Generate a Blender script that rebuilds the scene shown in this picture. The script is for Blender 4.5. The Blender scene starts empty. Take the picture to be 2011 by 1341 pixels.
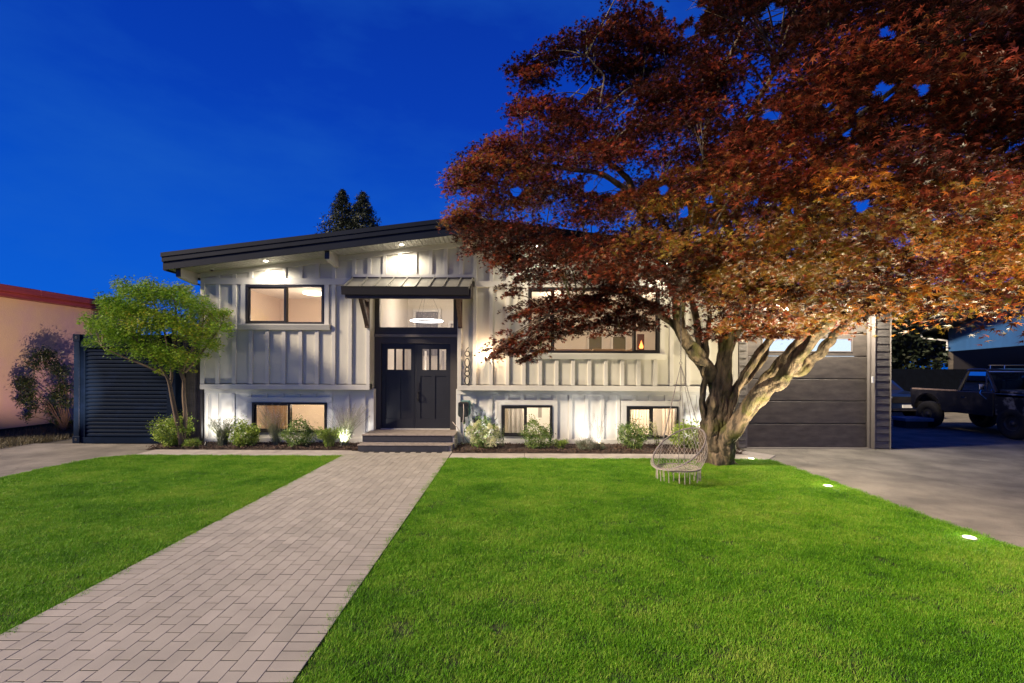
import bpy, math, random
import numpy as np
from mathutils import Vector, Matrix, noise as mnoise

R = math.radians
SC = bpy.context.scene
COL = SC.collection
random.seed(7)
NR = np.random.RandomState(11)

# ------------------------------------------------------------------ camera
FPX, CX, HY, ROLL, EYE = 940.0, 1003.0, 721.0, 0.0044, 1.85
cd = bpy.data.cameras.new('camera'); cam = bpy.data.objects.new('camera', cd); COL.objects.link(cam)
cam.location = (0, 0, EYE); cam.rotation_euler = (R(90), -ROLL, 0)
cd.sensor_width = 36.0; cd.lens = FPX / 2011 * 36.0
cd.shift_x = (1005.5 - CX) / 2011; cd.shift_y = (HY - 670.5) / 2011
cd.clip_start = 0.05; cd.clip_end = 1500
SC.camera = cam

def at(x, y, Y):
    """photograph pixel seen at distance Y -> world point"""
    dx, dy = x - CX, y - HY
    u = dx + ROLL * dy; v = dy - ROLL * dx
    return Vector((u * Y / FPX, Y, EYE - v * Y / FPX))
def PX(x, Y, y=HY): return at(x, y, Y).x
def PZ(x, y, Y): return at(x, y, Y).z

# ------------------------------------------------------------------ world, sun, exposure
W = bpy.data.worlds.new('World'); SC.world = W; W.use_nodes = True
nt = W.node_tree; nt.nodes.clear()
def wn(t): return nt.nodes.new(t)
wo = wn('ShaderNodeOutputWorld'); bg = wn('ShaderNodeBackground'); bg.inputs['Strength'].default_value = .68
tc = wn('ShaderNodeTexCoord'); sx = wn('ShaderNodeSeparateXYZ'); rp = wn('ShaderNodeValToRGB')
nt.links.new(tc.outputs['Generated'], sx.inputs[0]); nt.links.new(sx.outputs['Z'], rp.inputs[0])
e = rp.color_ramp.elements
e[0].position = 0.0; e[0].color = (0.0, 0.125, 0.70, 1)
e[1].position = 0.75; e[1].color = (0.0005, 0.022, 0.300, 1)
k = e.new(0.22); k.color = (0.0, 0.088, 0.60, 1)
k = e.new(0.45); k.color = (0.0, 0.045, 0.45, 1)
mp = wn('ShaderNodeMapping'); mp.inputs['Scale'].default_value = (1.6, 1.6, 4.5)
nz = wn('ShaderNodeTexNoise'); nz.inputs['Scale'].default_value = 1.5; nz.inputs['Detail'].default_value = 6; nz.inputs['Roughness'].default_value = .55
r2 = wn('ShaderNodeValToRGB'); r2.color_ramp.elements[0].position = .46; r2.color_ramp.elements[1].position = .85
r2.color_ramp.elements[1].color = (.6, .6, .6, 1)
mx = wn('ShaderNodeMixRGB'); mx.inputs[2].default_value = (.012, .13, .55, 1)
nt.links.new(tc.outputs['Generated'], mp.inputs[0]); nt.links.new(mp.outputs[0], nz.inputs[0]); nt.links.new(nz.outputs[0], r2.inputs[0])
nt.links.new(r2.outputs[0], mx.inputs[0]); nt.links.new(rp.outputs[0], mx.inputs[1])
# a little of the physical twilight sky is added to the colour of the dome
sky = wn('ShaderNodeTexSky'); sky.sky_type = 'NISHITA'; sky.sun_disc = False
sky.sun_elevation = R(-2.0); sky.sun_rotation = R(200)
ad = wn('ShaderNodeMixRGB'); ad.blend_type = 'ADD'; ad.inputs[0].default_value = 0.02
nt.links.new(mx.outputs[0], ad.inputs[1]); nt.links.new(sky.outputs[0], ad.inputs[2])
nt.links.new(ad.outputs[0], bg.inputs[0]); nt.links.new(bg.outputs[0], wo.inputs[0])

sd = bpy.data.lights.new('sun', 'SUN'); sd.energy = 5.0; sd.angle = R(9); sd.color = (1.0, .83, .62)
so = bpy.data.objects.new('sun', sd); COL.objects.link(so)
so.rotation_euler = Vector((.78, .36, -.50)).to_track_quat('-Z', 'Y').to_euler()

SC.view_settings.view_transform = 'Standard'; SC.view_settings.look = 'None'
SC.view_settings.gamma = 1; SC.view_settings.exposure = 0.56; SC.view_settings.use_curve_mapping = False

# ------------------------------------------------------------------ object helpers
def tag(o, label=None, cat=None, group=None, kind=None):
    if label: o['label'] = label
    if cat: o['category'] = cat
    if group: o['group'] = group
    if kind: o['kind'] = kind
    return o
def empty(name, loc=(0, 0, 0), rz=0, label=None, cat=None, group=None):
    o = bpy.data.objects.new(name, None); COL.objects.link(o)
    o.location = loc; o.rotation_euler = (0, 0, rz); o.empty_display_size = .2
    return tag(o, label, cat, group)
def link(o, parent=None):
    COL.objects.link(o)
    if parent: o.parent = parent
    return o
def copy_tree(o, parent=None):
    c = o.copy(); COL.objects.link(c)
    if parent: c.parent = parent
    for ch in list(o.children): copy_tree(ch, c)
    return c

class MB:
    def __init__(s): s.v = []; s.f = []
    def add(s, vs, fs):
        n = len(s.v); s.v += [tuple(p) for p in vs]; s.f += [tuple(i + n for i in f) for f in fs]; return s
    def box(s, x0, x1, y0, y1, z0, z1):
        return s.add([(x0,y0,z0),(x1,y0,z0),(x1,y1,z0),(x0,y1,z0),(x0,y0,z1),(x1,y0,z1),(x1,y1,z1),(x0,y1,z1)],
                     [(0,3,2,1),(4,5,6,7),(0,1,5,4),(1,2,6,5),(2,3,7,6),(3,0,4,7)])
    def prism(s, pts, axis, a, b):
        """pts 2-D outline; axis 'x','y' or 'z' is the extrusion direction"""
        def m(p, t):
            return {'x': (t, p[0], p[1]), 'y': (p[0], t, p[1]), 'z': (p[0], p[1], t)}[axis]
        n = len(pts)
        return s.add([m(p, a) for p in pts] + [m(p, b) for p in pts],
                     [tuple(range(n))[::-1], tuple(range(n, 2*n))] + [(i, (i+1) % n, n + (i+1) % n, n + i) for i in range(n)])
    def tube(s, pts, rad, seg=8, closed=False, jit=0, flute=0, cap=True):
        pts = [Vector(p) for p in pts]; n = len(pts)
        rad = rad if isinstance(rad, (list, tuple)) else [rad] * n
        base = len(s.v); up = Vector((0.13, 0.31, 0.94)); prev = None
        for i, p in enumerate(pts):
            a = pts[i-1] if (i > 0 or closed) else p
            b = pts[(i+1) % n] if (i < n-1 or closed) else p
            t = (b - a).normalized()
            if prev is None: u = t.cross(up if abs(t.dot(up)) < .95 else Vector((1, 0, 0))).normalized()
            else: u = (prev - t * prev.dot(t)).normalized()
            prev = u; w = t.cross(u)
            for k in range(seg):
                a_ = 2 * math.pi * k / seg
                r = rad[i]
                if flute:
                    tw = a_ + i * .05
                    r *= 1 + flute * .45 * math.sin(3 * tw + 1) + flute * 1.0 * mnoise.noise(Vector((math.cos(tw) * 2.4, math.sin(tw) * 2.4, i * .11 + rad[0] * 40))) - flute * .9 * abs(mnoise.noise(Vector((math.cos(tw) * 6, math.sin(tw) * 6, i * .22))))
                if jit: r *= 1 + jit * mnoise.noise(Vector((p.x * 6 + math.cos(a_) * 1.3, p.y * 6 + math.sin(a_) * 1.3, p.z * 2.5)))
                q = p + (u * math.cos(a_) + w * math.sin(a_)) * r
                s.v.append(tuple(q))
        m = n if closed else n - 1
        for i in range(m):
            j = (i + 1) % n
            for k in range(seg):
                k2 = (k + 1) % seg
                s.f.append((base + i*seg + k, base + i*seg + k2, base + j*seg + k2, base + j*seg + k))
        if cap and not closed:
            s.f.append(tuple(base + k for k in range(seg))[::-1]); s.f.append(tuple(base + (n-1)*seg + k for k in range(seg)))
        return s
    def lathe(s, prof, c=(0, 0, 0), seg=16):
        base = len(s.v)
        for r, z in prof:
            for k in range(seg):
                a = 2 * math.pi * k / seg; s.v.append((c[0] + r*math.cos(a), c[1] + r*math.sin(a), c[2] + z))
        for i in range(len(prof) - 1):
            for k in range(seg):
                k2 = (k+1) % seg; s.f.append((base+i*seg+k, base+i*seg+k2, base+(i+1)*seg+k2, base+(i+1)*seg+k))
        s.f.append(tuple(base + k for k in range(seg))[::-1]); s.f.append(tuple(base + (len(prof)-1)*seg + k for k in range(seg)))
        return s
    def build(s, name, mat, parent=None, bevel=0, smooth=False, kind=None, label=None):
        me = bpy.data.meshes.new(name); me.from_pydata(s.v, [], s.f); me.materials.append(mat)
        if smooth: me.polygons.foreach_set('use_smooth', [True] * len(me.polygons))
        me.update()
        o = bpy.data.objects.new(name, me); link(o, parent)
        if bevel:
            m = o.modifiers.new('bevel', 'BEVEL'); m.width = bevel; m.segments = 1; m.limit_method = 'ANGLE'
        if kind: o['kind'] = kind
        if label: o['label'] = label
        return o
def box(name, mat, parent, x0, x1, y0, y1, z0, z1, **k): return MB().box(x0, x1, y0, y1, z0, z1).build(name, mat, parent, **k)

# ------------------------------------------------------------------ materials
def mat(name, base, rough=.6, var=.0, scale=4, metal=0, bump=0, bscale=60, col2=None, coat=0, spec=.5, stretch=(1, 1, 1), coords='Object', detail=5, lo=.35, hi=.65):
    m = bpy.data.materials.new(name); m.use_nodes = True; t = m.node_tree; p = t.nodes['Principled BSDF']
    p.inputs['Roughness'].default_value = rough; p.inputs['Metallic'].default_value = metal
    p.inputs['Specular IOR Level'].default_value = spec; p.inputs['Coat Weight'].default_value = coat
    b = tuple(base) + (1,)
    c2 = tuple(col2) + (1,) if col2 else tuple(max(0, c * (1 - var)) for c in base) + (1,)
    g = t.nodes.new('ShaderNodeTexCoord'); mp = t.nodes.new('ShaderNodeMapping'); mp.inputs['Scale'].default_value = stretch
    t.links.new(g.outputs[coords], mp.inputs[0])
    if var or col2:
        n = t.nodes.new('ShaderNodeTexNoise'); n.inputs['Scale'].default_value = scale; n.inputs['Detail'].default_value = detail
        n.inputs['Roughness'].default_value = .6
        r = t.nodes.new('ShaderNodeValToRGB'); r.color_ramp.elements[0].position = lo; r.color_ramp.elements[1].position = hi
        r.color_ramp.elements[0].color = c2; r.color_ramp.elements[1].color = b
        t.links.new(mp.outputs[0], n.inputs[0]); t.links.new(n.outputs[0], r.inputs[0]); t.links.new(r.outputs[0], p.inputs['Base Color'])
    else: p.inputs['Base Color'].default_value = b
    if bump:
        n2 = t.nodes.new('ShaderNodeTexNoise'); n2.inputs['Scale'].default_value = bscale; n2.inputs['Detail'].default_value = 4
        bu = t.nodes.new('ShaderNodeBump'); bu.inputs['Strength'].default_value = bump; bu.inputs['Distance'].default_value = .01
        t.links.new(mp.outputs[0], n2.inputs[0]); t.links.new(n2.outputs[0], bu.inputs['Height']); t.links.new(bu.outputs[0], p.inputs['Normal'])
    return m
def emit(name, c, s):
    m = bpy.data.materials.new(name); m.use_nodes = True; t = m.node_tree; t.nodes.clear()
    o = t.nodes.new('ShaderNodeOutputMaterial'); e = t.nodes.new('ShaderNodeEmission'); e.inputs[0].default_value = tuple(c) + (1,); e.inputs[1].default_value = s
    t.links.new(e.outputs[0], o.inputs[0]); return m
def glass(name, tint=(1, 1, 1), gl=.08):
    m = bpy.data.materials.new(name); m.use_nodes = True; t = m.node_tree; t.nodes.clear()
    o = t.nodes.new('ShaderNodeOutputMaterial'); a = t.nodes.new('ShaderNodeBsdfTransparent'); a.inputs[0].default_value = tuple(tint) + (1,)
    g = t.nodes.new('ShaderNodeBsdfGlossy'); g.inputs['Roughness'].default_value = .02
    fr = t.nodes.new('ShaderNodeFresnel'); fr.inputs[0].default_value = 1.45
    mx = t.nodes.new('ShaderNodeMixShader'); t.links.new(fr.outputs[0], mx.inputs[0]); t.links.new(a.outputs[0], mx.inputs[1]); t.links.new(g.outputs[0], mx.inputs[2])
    t.links.new(mx.outputs[0], o.inputs[0]); return m
def leafmat(name, stops, trans=.35, rough=.4, spec=.5, const=False):
    """colour per leaf from the attribute 'tone' (each leaf has one tone)"""
    m = bpy.data.materials.new(name); m.use_nodes = True; t = m.node_tree; p = t.nodes['Principled BSDF']
    a = t.nodes.new('ShaderNodeAttribute'); a.attribute_name = 'tone'
    r = t.nodes.new('ShaderNodeValToRGB'); el = r.color_ramp.elements
    for i, (ps, c) in enumerate(stops):
        q = el[i] if i < 2 else el.new(ps)
        q.position = ps; q.color = tuple(c) + (1,)
    if const: r.color_ramp.interpolation = 'CONSTANT'
    t.links.new(a.outputs['Fac'], r.inputs[0]); t.links.new(r.outputs[0], p.inputs['Base Color'])
    p.inputs['Roughness'].default_value = rough; p.inputs['Specular IOR Level'].default_value = spec
    tr = t.nodes.new('ShaderNodeBsdfTranslucent'); t.links.new(r.outputs[0], tr.inputs[0])
    mx = t.nodes.new('ShaderNodeMixShader'); mx.inputs[0].default_value = trans
    o = t.nodes['Material Output']; t.links.new(p.outputs[0], mx.inputs[1]); t.links.new(tr.outputs[0], mx.inputs[2]); t.links.new(mx.outputs[0], o.inputs[0])
    return m

M_wall = mat('greige_paint', (.60, .57, .475), .62, .10, 1.7, bump=.25, bscale=90)
M_trim = mat('greige_trim_paint', (.60, .57, .50), .55, .07, 2.3, bump=.35, bscale=70)
M_low = mat('pale_siding_paint', (.68, .66, .60), .6, .08, 2.0, bump=.2, bscale=80)
M_soffit = mat('soffit_metal', (.42, .41, .38), .5, .12, 3)
M_fascia = mat('charcoal_fascia', (.006, .010, .022), .5, .25, 1.5, spec=.15)
M_roof = mat('roof_membrane', (.03, .034, .042), .8, .3, 2)
M_black = mat('black_frame', (.018, .016, .016), .38)
M_brownblk = mat('dark_bronze', (.045, .034, .028), .45, .2, 5)
M_door = mat('charcoal_door_paint', (.014, .015, .020), .5, .25, 2, bump=.1, bscale=30)
M_doorframe = mat('door_frame_paint', (.060, .052, .046), .5, .15, 3)
M_canopy = mat('standing_seam_metal', (.30, .29, .25), .38, .15, 3, metal=.55)
M_wood = mat('stained_brace_wood', (.10, .055, .035), .6, .55, 5, stretch=(6, 6, 1), bump=.4, bscale=30)
M_riser = mat('dark_step_stone', (.030, .030, .042), .65, .3, 12, bump=.4, bscale=50)
M_tread = mat('step_tread_stone', (.30, .25, .21), .7, .35, 9, bump=.3, bscale=60)
M_conc = mat('walkway_concrete', (.42, .37, .33), .8, .28, 3.5, bump=.4, bscale=90)
M_glass = glass('window_glass')
M_white = mat('white_plastic', (.75, .74, .72), .4)
M_mulch = mat('bark_mulch', (.060, .035, .024), .95, .6, 30, bump=1, bscale=60)
M_soil = mat('dark_soil', (.03, .035, .012), .95, .4, 20)
M_asph = mat('asphalt', (.30, .268, .22), .8, .50, 1.3, bump=.6, bscale=160, detail=10, coords='Object')
M_garage = mat('dark_wood_panel', (.130, .108, .086), .6, .0, 3, col2=(.060, .050, .042), stretch=(1, 1, 3.2), bump=.35, bscale=26, detail=9, lo=.3, hi=.72)
M_gtrim = mat('grey_garage_trim', (.20, .175, .155), .55, .15, 4)
M_cont = mat('navy_container_paint', (.007, .017, .046), .45, .0, 3, col2=(.004, .010, .024), lo=.5, hi=.8, detail=9, spec=.08)
M_pink = mat('pink_stucco', (.52, .32, .28), .9, .0, .55, col2=(.58, .40, .22), bump=.8, bscale=40, detail=8, lo=.38, hi=.62)
M_red = mat('red_fascia', (.26, .035, .025), .55, .35, 5, stretch=(1, .3, 6))
M_rope = mat('grey_cotton_rope', (.55, .47, .40), .9, .3, 40, bump=.6, bscale=200)
M_ring = mat('wrapped_hoop', (.26, .225, .21), .8, .35, 60, bump=.8, bscale=150)
M_chain = mat('steel_chain', (.30, .28, .26), .35, .2, 10, metal=.8)
M_green_s = mat('stem_green', (.26, .27, .15), .7, .3, 10)

bark = mat('maple_bark', (.235, .170, .105), .85, .0, 11, col2=(.060, .046, .030), stretch=(1, 1, .30), bump=1.0, bscale=42, detail=12, lo=.40, hi=.60)
def mossy(m):
    t = m.node_tree; p = t.nodes['Principled BSDF']; src = p.inputs['Base Color'].links[0].from_socket
    n = t.nodes.new('ShaderNodeTexNoise'); n.inputs['Scale'].default_value = 2.6; n.inputs['Detail'].default_value = 6
    g = t.nodes.new('ShaderNodeTexCoord'); t.links.new(g.outputs['Object'], n.inputs[0])
    r = t.nodes.new('ShaderNodeValToRGB'); r.color_ramp.elements[0].position = .52; r.color_ramp.elements[1].position = .66
    mx = t.nodes.new('ShaderNodeMixRGB'); mx.inputs[2].default_value = (.10, .095, .022, 1)
    t.links.new(n.outputs[0], r.inputs[0]); t.links.new(r.outputs[0], mx.inputs[0]); t.links.new(src, mx.inputs[1]); t.links.new(mx.outputs[0], p.inputs['Base Color'])
    for q in t.nodes:
        if q.type == 'BUMP': q.inputs['Distance'].default_value = .035
mossy(bark)
bark2 = mat('young_bark', (.17, .115, .07), .8, .4, 8, stretch=(1, 1, .4), bump=.5, bscale=40)

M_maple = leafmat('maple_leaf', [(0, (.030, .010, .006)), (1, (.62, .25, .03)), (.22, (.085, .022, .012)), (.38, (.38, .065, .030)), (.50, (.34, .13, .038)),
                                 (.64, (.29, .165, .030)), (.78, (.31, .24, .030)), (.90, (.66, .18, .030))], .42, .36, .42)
M_gmaple = leafmat('green_maple_leaf', [(0, (.06, .14, .015)), (1, (.50, .42, .05)), (.5, (.17, .32, .025)), (.8, (.32, .42, .04))], .4, .5, .2)
M_box = leafmat('shrub_leaf', [(0, (.05, .11, .02)), (1, (.26, .34, .08)), (.6, (.12, .21, .04))], .2, .35)
M_boxl = leafmat('light_shrub_leaf', [(0, (.11, .20, .02)), (1, (.45, .52, .10)), (.6, (.24, .36, .05))], .3, .4)
M_silver = leafmat('silvery_leaf', [(0, (.07, .09, .05)), (1, (.26, .28, .20)), (.6, (.14, .17, .10))], .25, .6)
M_dark = leafmat('dark_foliage', [(0, (.012, .020, .010)), (1, (.05, .055, .02)), (.6, (.022, .036, .015))], .15, .6)
M_bloom = leafmat('cream_petal', [(0, (.55, .58, .28)), (1, (.80, .70, .50)), (.6, (.72, .74, .42))], .3, .6)
M_purple = leafmat('mauve_flower', [(0, (.26, .20, .24)), (1, (.60, .48, .50)), (.6, (.42, .32, .37))], .2, .7)
M_bronze = leafmat('bronze_leaf', [(0, (.008, .018, .004)), (1, (.08, .09, .018)), (.6, (.022, .040, .009))], .15, .45)

# ------------------------------------------------------------------ foliage meshes
def leaf_mesh(name, C, T, size, kind='kite', parent=None, material=None, flat=.5, droop=0, seed=1, kindtag=None, dirs=None, rows=None):
    """C centres (n,3), T tone (n), size scalar or (n); every leaf is its own small polygon"""
    rs = np.random.RandomState(seed); n = len(C)
    size = np.ones(n) * size * rs.uniform(.7, 1.25, n)
    N = rs.normal(size=(n, 3)); N[:, 2] = np.abs(N[:, 2]) * 1.0 + flat; N /= np.linalg.norm(N, axis=1)[:, None]
    A = rs.normal(size=(n, 3)) if dirs is None else dirs + rs.normal(size=(n, 3)) * .5
    A[:, 2] -= droop
    A -= N * (A * N).sum(1)[:, None]; A /= np.linalg.norm(A, axis=1)[:, None] + 1e-9
    B = np.cross(N, A)
    if kind == 'maple':
        ang = [0, .78, -.78, 1.65, -1.65]; ln = [1, .86, .86, .55, .55]; w = .15
        vs = []
        for a, l in zip(ang, ln):
            ca, sa = math.cos(a), math.sin(a)
            vs += [(-.02*ca - w*sa*-.9, -.02*sa + w*ca*-.9, 0), (l*ca, l*sa, -.16*l), (-.02*ca - w*sa*.9, -.02*sa + w*ca*.9, 0)]
        tpl = np.array(vs); fc = [(3*i, 3*i+1, 3*i+2) for i in range(5)]
    elif kind == 'kite':
        tpl = np.array([(0, 0, 0), (.45, .26, .03), (1, 0, -.06), (.45, -.26, .03)]); fc = [(0, 1, 2, 3)]
    elif kind == 'long':
        tpl = np.array([(0, 0, 0), (.45, .13, .05), (1, 0, -.12), (.45, -.13, .05)]); fc = [(0, 1, 2, 3)]
    k = len(tpl)
    V = C[:, None, :] + size[:, None, None] * (tpl[None, :, 0:1] * A[:, None, :] + tpl[None, :, 1:2] * B[:, None, :] + tpl[None, :, 2:3] * N[:, None, :])
    V = V.reshape(-1, 3)
    me = bpy.data.meshes.new(name); me.vertices.add(len(V)); me.vertices.foreach_set('co', V.ravel().astype(np.float32))
    fl = len(fc[0]); F = (np.arange(n)[:, None, None] * k + np.array(fc)[None]).reshape(-1)
    nf = n * len(fc); me.loops.add(len(F)); me.loops.foreach_set('vertex_index', F.astype(np.int32))
    me.polygons.add(nf); me.polygons.foreach_set('loop_start', (np.arange(nf) * fl).astype(np.int32))
    me.update(calc_edges=True)
    at_ = me.attributes.new('tone', 'FLOAT', 'POINT'); at_.data.foreach_set('value', np.repeat(np.clip(T, 0, 1), k).astype(np.float32))
    me.materials.append(material)
    o = bpy.data.objects.new(name, me); link(o, parent)
    if kindtag: o['kind'] = kindtag
    return o

def blob_points(n, r, rs, shell=.55):
    """points in an uneven lumpy crown"""
    d = rs.normal(size=(n, 3)); d /= np.linalg.norm(d, axis=1)[:, None]
    rad = rs.uniform(shell, 1, n) ** .7
    lump = 1 + .22 * np.sin(d[:, 0]*5 + rs.uniform(0, 6)) * np.sin(d[:, 2]*4 + rs.uniform(0, 6)) + .12 * np.sin(d[:, 1]*9 + d[:, 0]*7 + rs.uniform(0, 6))
    return d * (rad * lump)[:, None] * np.array(r)[None]

# ================================================================== SETTING: ground
def sheet(name, mat_, x0, x1, y0, y1, z, kind='structure'):
    o = MB().add([(x0, y0, z), (x1, y0, z), (x1, y1, z), (x0, y1, z)], [(0, 1, 2, 3)]).build(name, mat_); o['kind'] = kind; return o
sheet('ground', mat('dry_ground', (.10, .085, .06), .95, .5, .8, bump=.6, bscale=30), -600, 600, -300, 900, -.03)
XL, XR = -8.25, 5.2              # outer edges of the front lawn
PL, PR = -3.45, -1.25            # edges of the brick path
def driveway(name, pts):
    o = MB().prism(pts, 'z', -.028, 0).build(name, M_asph); o['kind'] = 'structure'; return o
def cracks(m):
    t = m.node_tree; p = t.nodes['Principled BSDF']; src = p.inputs['Base Color'].links[0].from_socket
    g = t.nodes.new('ShaderNodeNewGeometry'); n = t.nodes.new('ShaderNodeTexNoise'); n.inputs['Scale'].default_value = 2.2; n.inputs['Detail'].default_value = 8
    a = t.nodes.new('ShaderNodeMixRGB'); a.inputs[0].default_value = .22; t.links.new(g.outputs['Position'], n.inputs[0]); t.links.new(g.outputs['Position'], a.inputs[1]); t.links.new(n.outputs['Color'], a.inputs[2])
    v = t.nodes.new('ShaderNodeTexVoronoi'); v.feature = 'DISTANCE_TO_EDGE'; v.inputs['Scale'].default_value = .42; t.links.new(a.outputs[0], v.inputs['Vector'])
    r = t.nodes.new('ShaderNodeValToRGB'); r.color_ramp.elements[0].position = .002; r.color_ramp.elements[0].color = (.30, .28, .26, 1); r.color_ramp.elements[1].position = .007
    n2 = t.nodes.new('ShaderNodeTexNoise'); n2.inputs['Scale'].default_value = 90; n2.inputs['Detail'].default_value = 3; t.links.new(g.outputs['Position'], n2.inputs[0])
    r2_ = t.nodes.new('ShaderNodeValToRGB'); r2_.color_ramp.elements[0].position = .3; r2_.color_ramp.elements[0].color = (.55, .55, .55, 1); r2_.color_ramp.elements[1].position = .62
    t.links.new(v.outputs['Distance'], r.inputs[0]); t.links.new(n2.outputs[0], r2_.inputs[0])
    m1 = t.nodes.new('ShaderNodeMixRGB'); m1.blend_type = 'MULTIPLY'; m1.inputs[0].default_value = .22; m2 = t.nodes.new('ShaderNodeMixRGB'); m2.blend_type = 'MULTIPLY'; m2.inputs[0].default_value = .7
    t.links.new(src, m1.inputs[1]); t.links.new(r.outputs[0], m1.inputs[2]); t.links.new(m1.outputs[0], m2.inputs[1]); t.links.new(r2_.outputs[0], m2.inputs[2]); t.links.new(m2.outputs[0], p.inputs['Base Color'])
cracks(M_asph)
driveway('driveway', [(XR, -6), (40, -6), (40, 26), (9.0, 26), (9.0, 11.1), (5.3, 11.1), (5.3, 10.22), (XR, 9.63)])
driveway('side_driveway', [(-12.4, -6), (XL, -6), (XL, 9.15), (-8.1, 9.6), (-7.75, 9.82), (-7.75, 10.45), (-7.4, 11.3), (-11.6, 11.3), (-12.0, 10.6)])
# lawn soil
lp = [(XL, -6), (PL, -6), (PL, 9.82), (-7.75, 9.82), (-8.1, 9.6), (XL, 9.15)]
o = MB().prism(lp, 'z', -.02, .009).build('lawn', M_soil); o['kind'] = 'structure'; lawnL = o
rp_ = [(PR, -6), (XR, -6), (XR, 9.63), (PR, 9.63)]
o = MB().prism(rp_, 'z', -.02, .009).build('lawn', M_soil); o['kind'] = 'structure'; lawnR = o
# concrete strip in front of the planting beds
walk = empty('walkway', (0, 0, 0)); walk['kind'] = 'structure'
for a, b in [(-7.75, -6.6), (-6.6, -5.0), (-5.0, PL)]:
    box('slab', M_conc, walk, a + .004, b - .004, 9.82, 10.45, -.02, .020, bevel=.006)
for a, b in [(PR, .3), (.3, 1.93), (1.93, 3.5), (3.5, 5.0)]:
    box('slab', M_conc, walk, a + .004, b - .004, 9.63, 10.19, -.02, .018, bevel=.006)
MB().prism([(5.004, 9.63), (5.19, 9.63), (5.6, 10.1), (5.0, 10.85), (4.90, 10.75), (5.004, 10.19)], 'z', -.02, .018).build('slab', M_conc, walk)
# planting beds of bark mulch with loose chips
def bed(name, x0, x1, y0, y1, seed):
    rs = random.Random(seed); n = 34; m = 7; mb = MB()
    vs = []
    for j in range(m + 1):
        for i in range(n + 1):
            x = x0 + (x1 - x0) * i / n; y = y0 + (y1 - y0) * j / m
            edge = min(1, j / 1.5, (m - j + 1) / 1.5, i / 1.2 + .1, (n - i) / 1.2 + .1)
            vs.append((x, y, .012 + edge * (.055 + .03 * mnoise.noise(Vector((x * 2.2, y * 2.2, seed))))))
    fs = [(j*(n+1)+i, j*(n+1)+i+1, (j+1)*(n+1)+i+1, (j+1)*(n+1)+i) for j in range(m) for i in range(n)]
    o = mb.add(vs, fs).build(name, M_mulch); o['kind'] = 'structure'
    ch = MB()
    for _ in range(2600):
        x = rs.uniform(x0, x1); y = rs.uniform(y0, y1); z = .055 + rs.uniform(-.02, .03)
        a = rs.uniform(0, 6.28); l = rs.uniform(.012, .035); w = rs.uniform(.006, .014); t = rs.uniform(-.5, .5)
        dx, dy = math.cos(a) * l, math.sin(a) * l; ex, ey = -math.sin(a) * w, math.cos(a) * w
        ch.add([(x-dx-ex, y-dy-ey, z-t*l), (x+dx-ex, y+dy-ey, z+t*l), (x+dx+ex, y+dy+ey, z+t*l+.004), (x-dx+ex, y-dy+ey, z-t*l+.004), (x, y, z + .016)],
               [(0, 1, 4), (1, 2, 4), (2, 3, 4), (3, 0, 4)])
    c = ch.build('bark_chips', M_chip, None); c['kind'] = 'stuff'; c['label'] = 'loose dark brown bark chips covering the planting bed'; c['category'] = 'mulch'
M_chip = mat('bark_chip', (.11, .062, .040), .9, .65, 25)
bed('planting_bed', -8.0, -3.31, 10.46, 11.24, 3)
bed('planting_bed', -1.22, 5.0, 10.20, 11.24, 5)

# brick path: each paver a piece
def paver_mat():
    m = bpy.data.materials.new('clay_paver'); m.use_nodes = True; t = m.node_tree; p = t.nodes['Principled BSDF']
    oi = t.nodes.new('ShaderNodeObjectInfo'); ge = t.nodes.new('ShaderNodeNewGeometry')
    ad = t.nodes.new('ShaderNodeMath'); ad.operation = 'ADD'; fr = t.nodes.new('ShaderNodeMath'); fr.operation = 'FRACT'
    t.links.new(oi.outputs['Random'], ad.inputs[0]); t.links.new(ge.outputs['Random Per Island'], ad.inputs[1]); t.links.new(ad.outputs[0], fr.inputs[0])
    r = t.nodes.new('ShaderNodeValToRGB'); el = r.color_ramp.elements
    el[0].color = (.385, .35, .29, 1); el[1].color = (.485, .435, .365, 1); el[1].position = 1
    q = el.new(.08); q.color = (.385, .35, .29, 1); q = el.new(.16); q.color = (.415, .375, .31, 1); q = el.new(.8); q.color = (.445, .40, .335, 1)
    t.links.new(fr.outputs[0], r.inputs[0])
    n = t.nodes.new('ShaderNodeTexNoise'); n.inputs['Scale'].default_value = 260; n.inputs['Detail'].default_value = 3
    n3 = t.nodes.new('ShaderNodeTexNoise'); n3.inputs['Scale'].default_value = 3.2; n3.inputs['Detail'].default_value = 6
    t.links.new(ge.outputs['Position'], n.inputs[0]); t.links.new(ge.outputs['Position'], n3.inputs[0])
    a1 = t.nodes.new('ShaderNodeMixRGB'); a1.blend_type = 'MULTIPLY'; a1.inputs[0].default_value = .35
    t.links.new(r.outputs[0], a1.inputs[1]); t.links.new(n.outputs[0], a1.inputs[2])
    rr = t.nodes.new('ShaderNodeValToRGB'); rr.color_ramp.elements[0].position = .3; rr.color_ramp.elements[0].color = (.80, .80, .81, 1); rr.color_ramp.elements[1].position = .6
    a2 = t.nodes.new('ShaderNodeMixRGB'); a2.blend_type = 'MULTIPLY'; a2.inputs[0].default_value = .7
    t.links.new(n3.outputs[0], rr.inputs[0]); t.links.new(a1.outputs[0], a2.inputs[1]); t.links.new(rr.outputs[0], a2.inputs[2]); t.links.new(a2.outputs[0], p.inputs['Base Color'])
    p.inputs['Roughness'].default_value = .62; p.inputs['Specular IOR Level'].default_value = .4
    b = t.nodes.new('ShaderNodeBump'); b.inputs['Strength'].default_value = .35; b.inputs['Distance'].default_value = .004
    t.links.new(n.outputs[0], b.inputs['Height']); t.links.new(b.outputs[0], p.inputs['Normal'])
    return m
M_paver = paver_mat()
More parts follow.
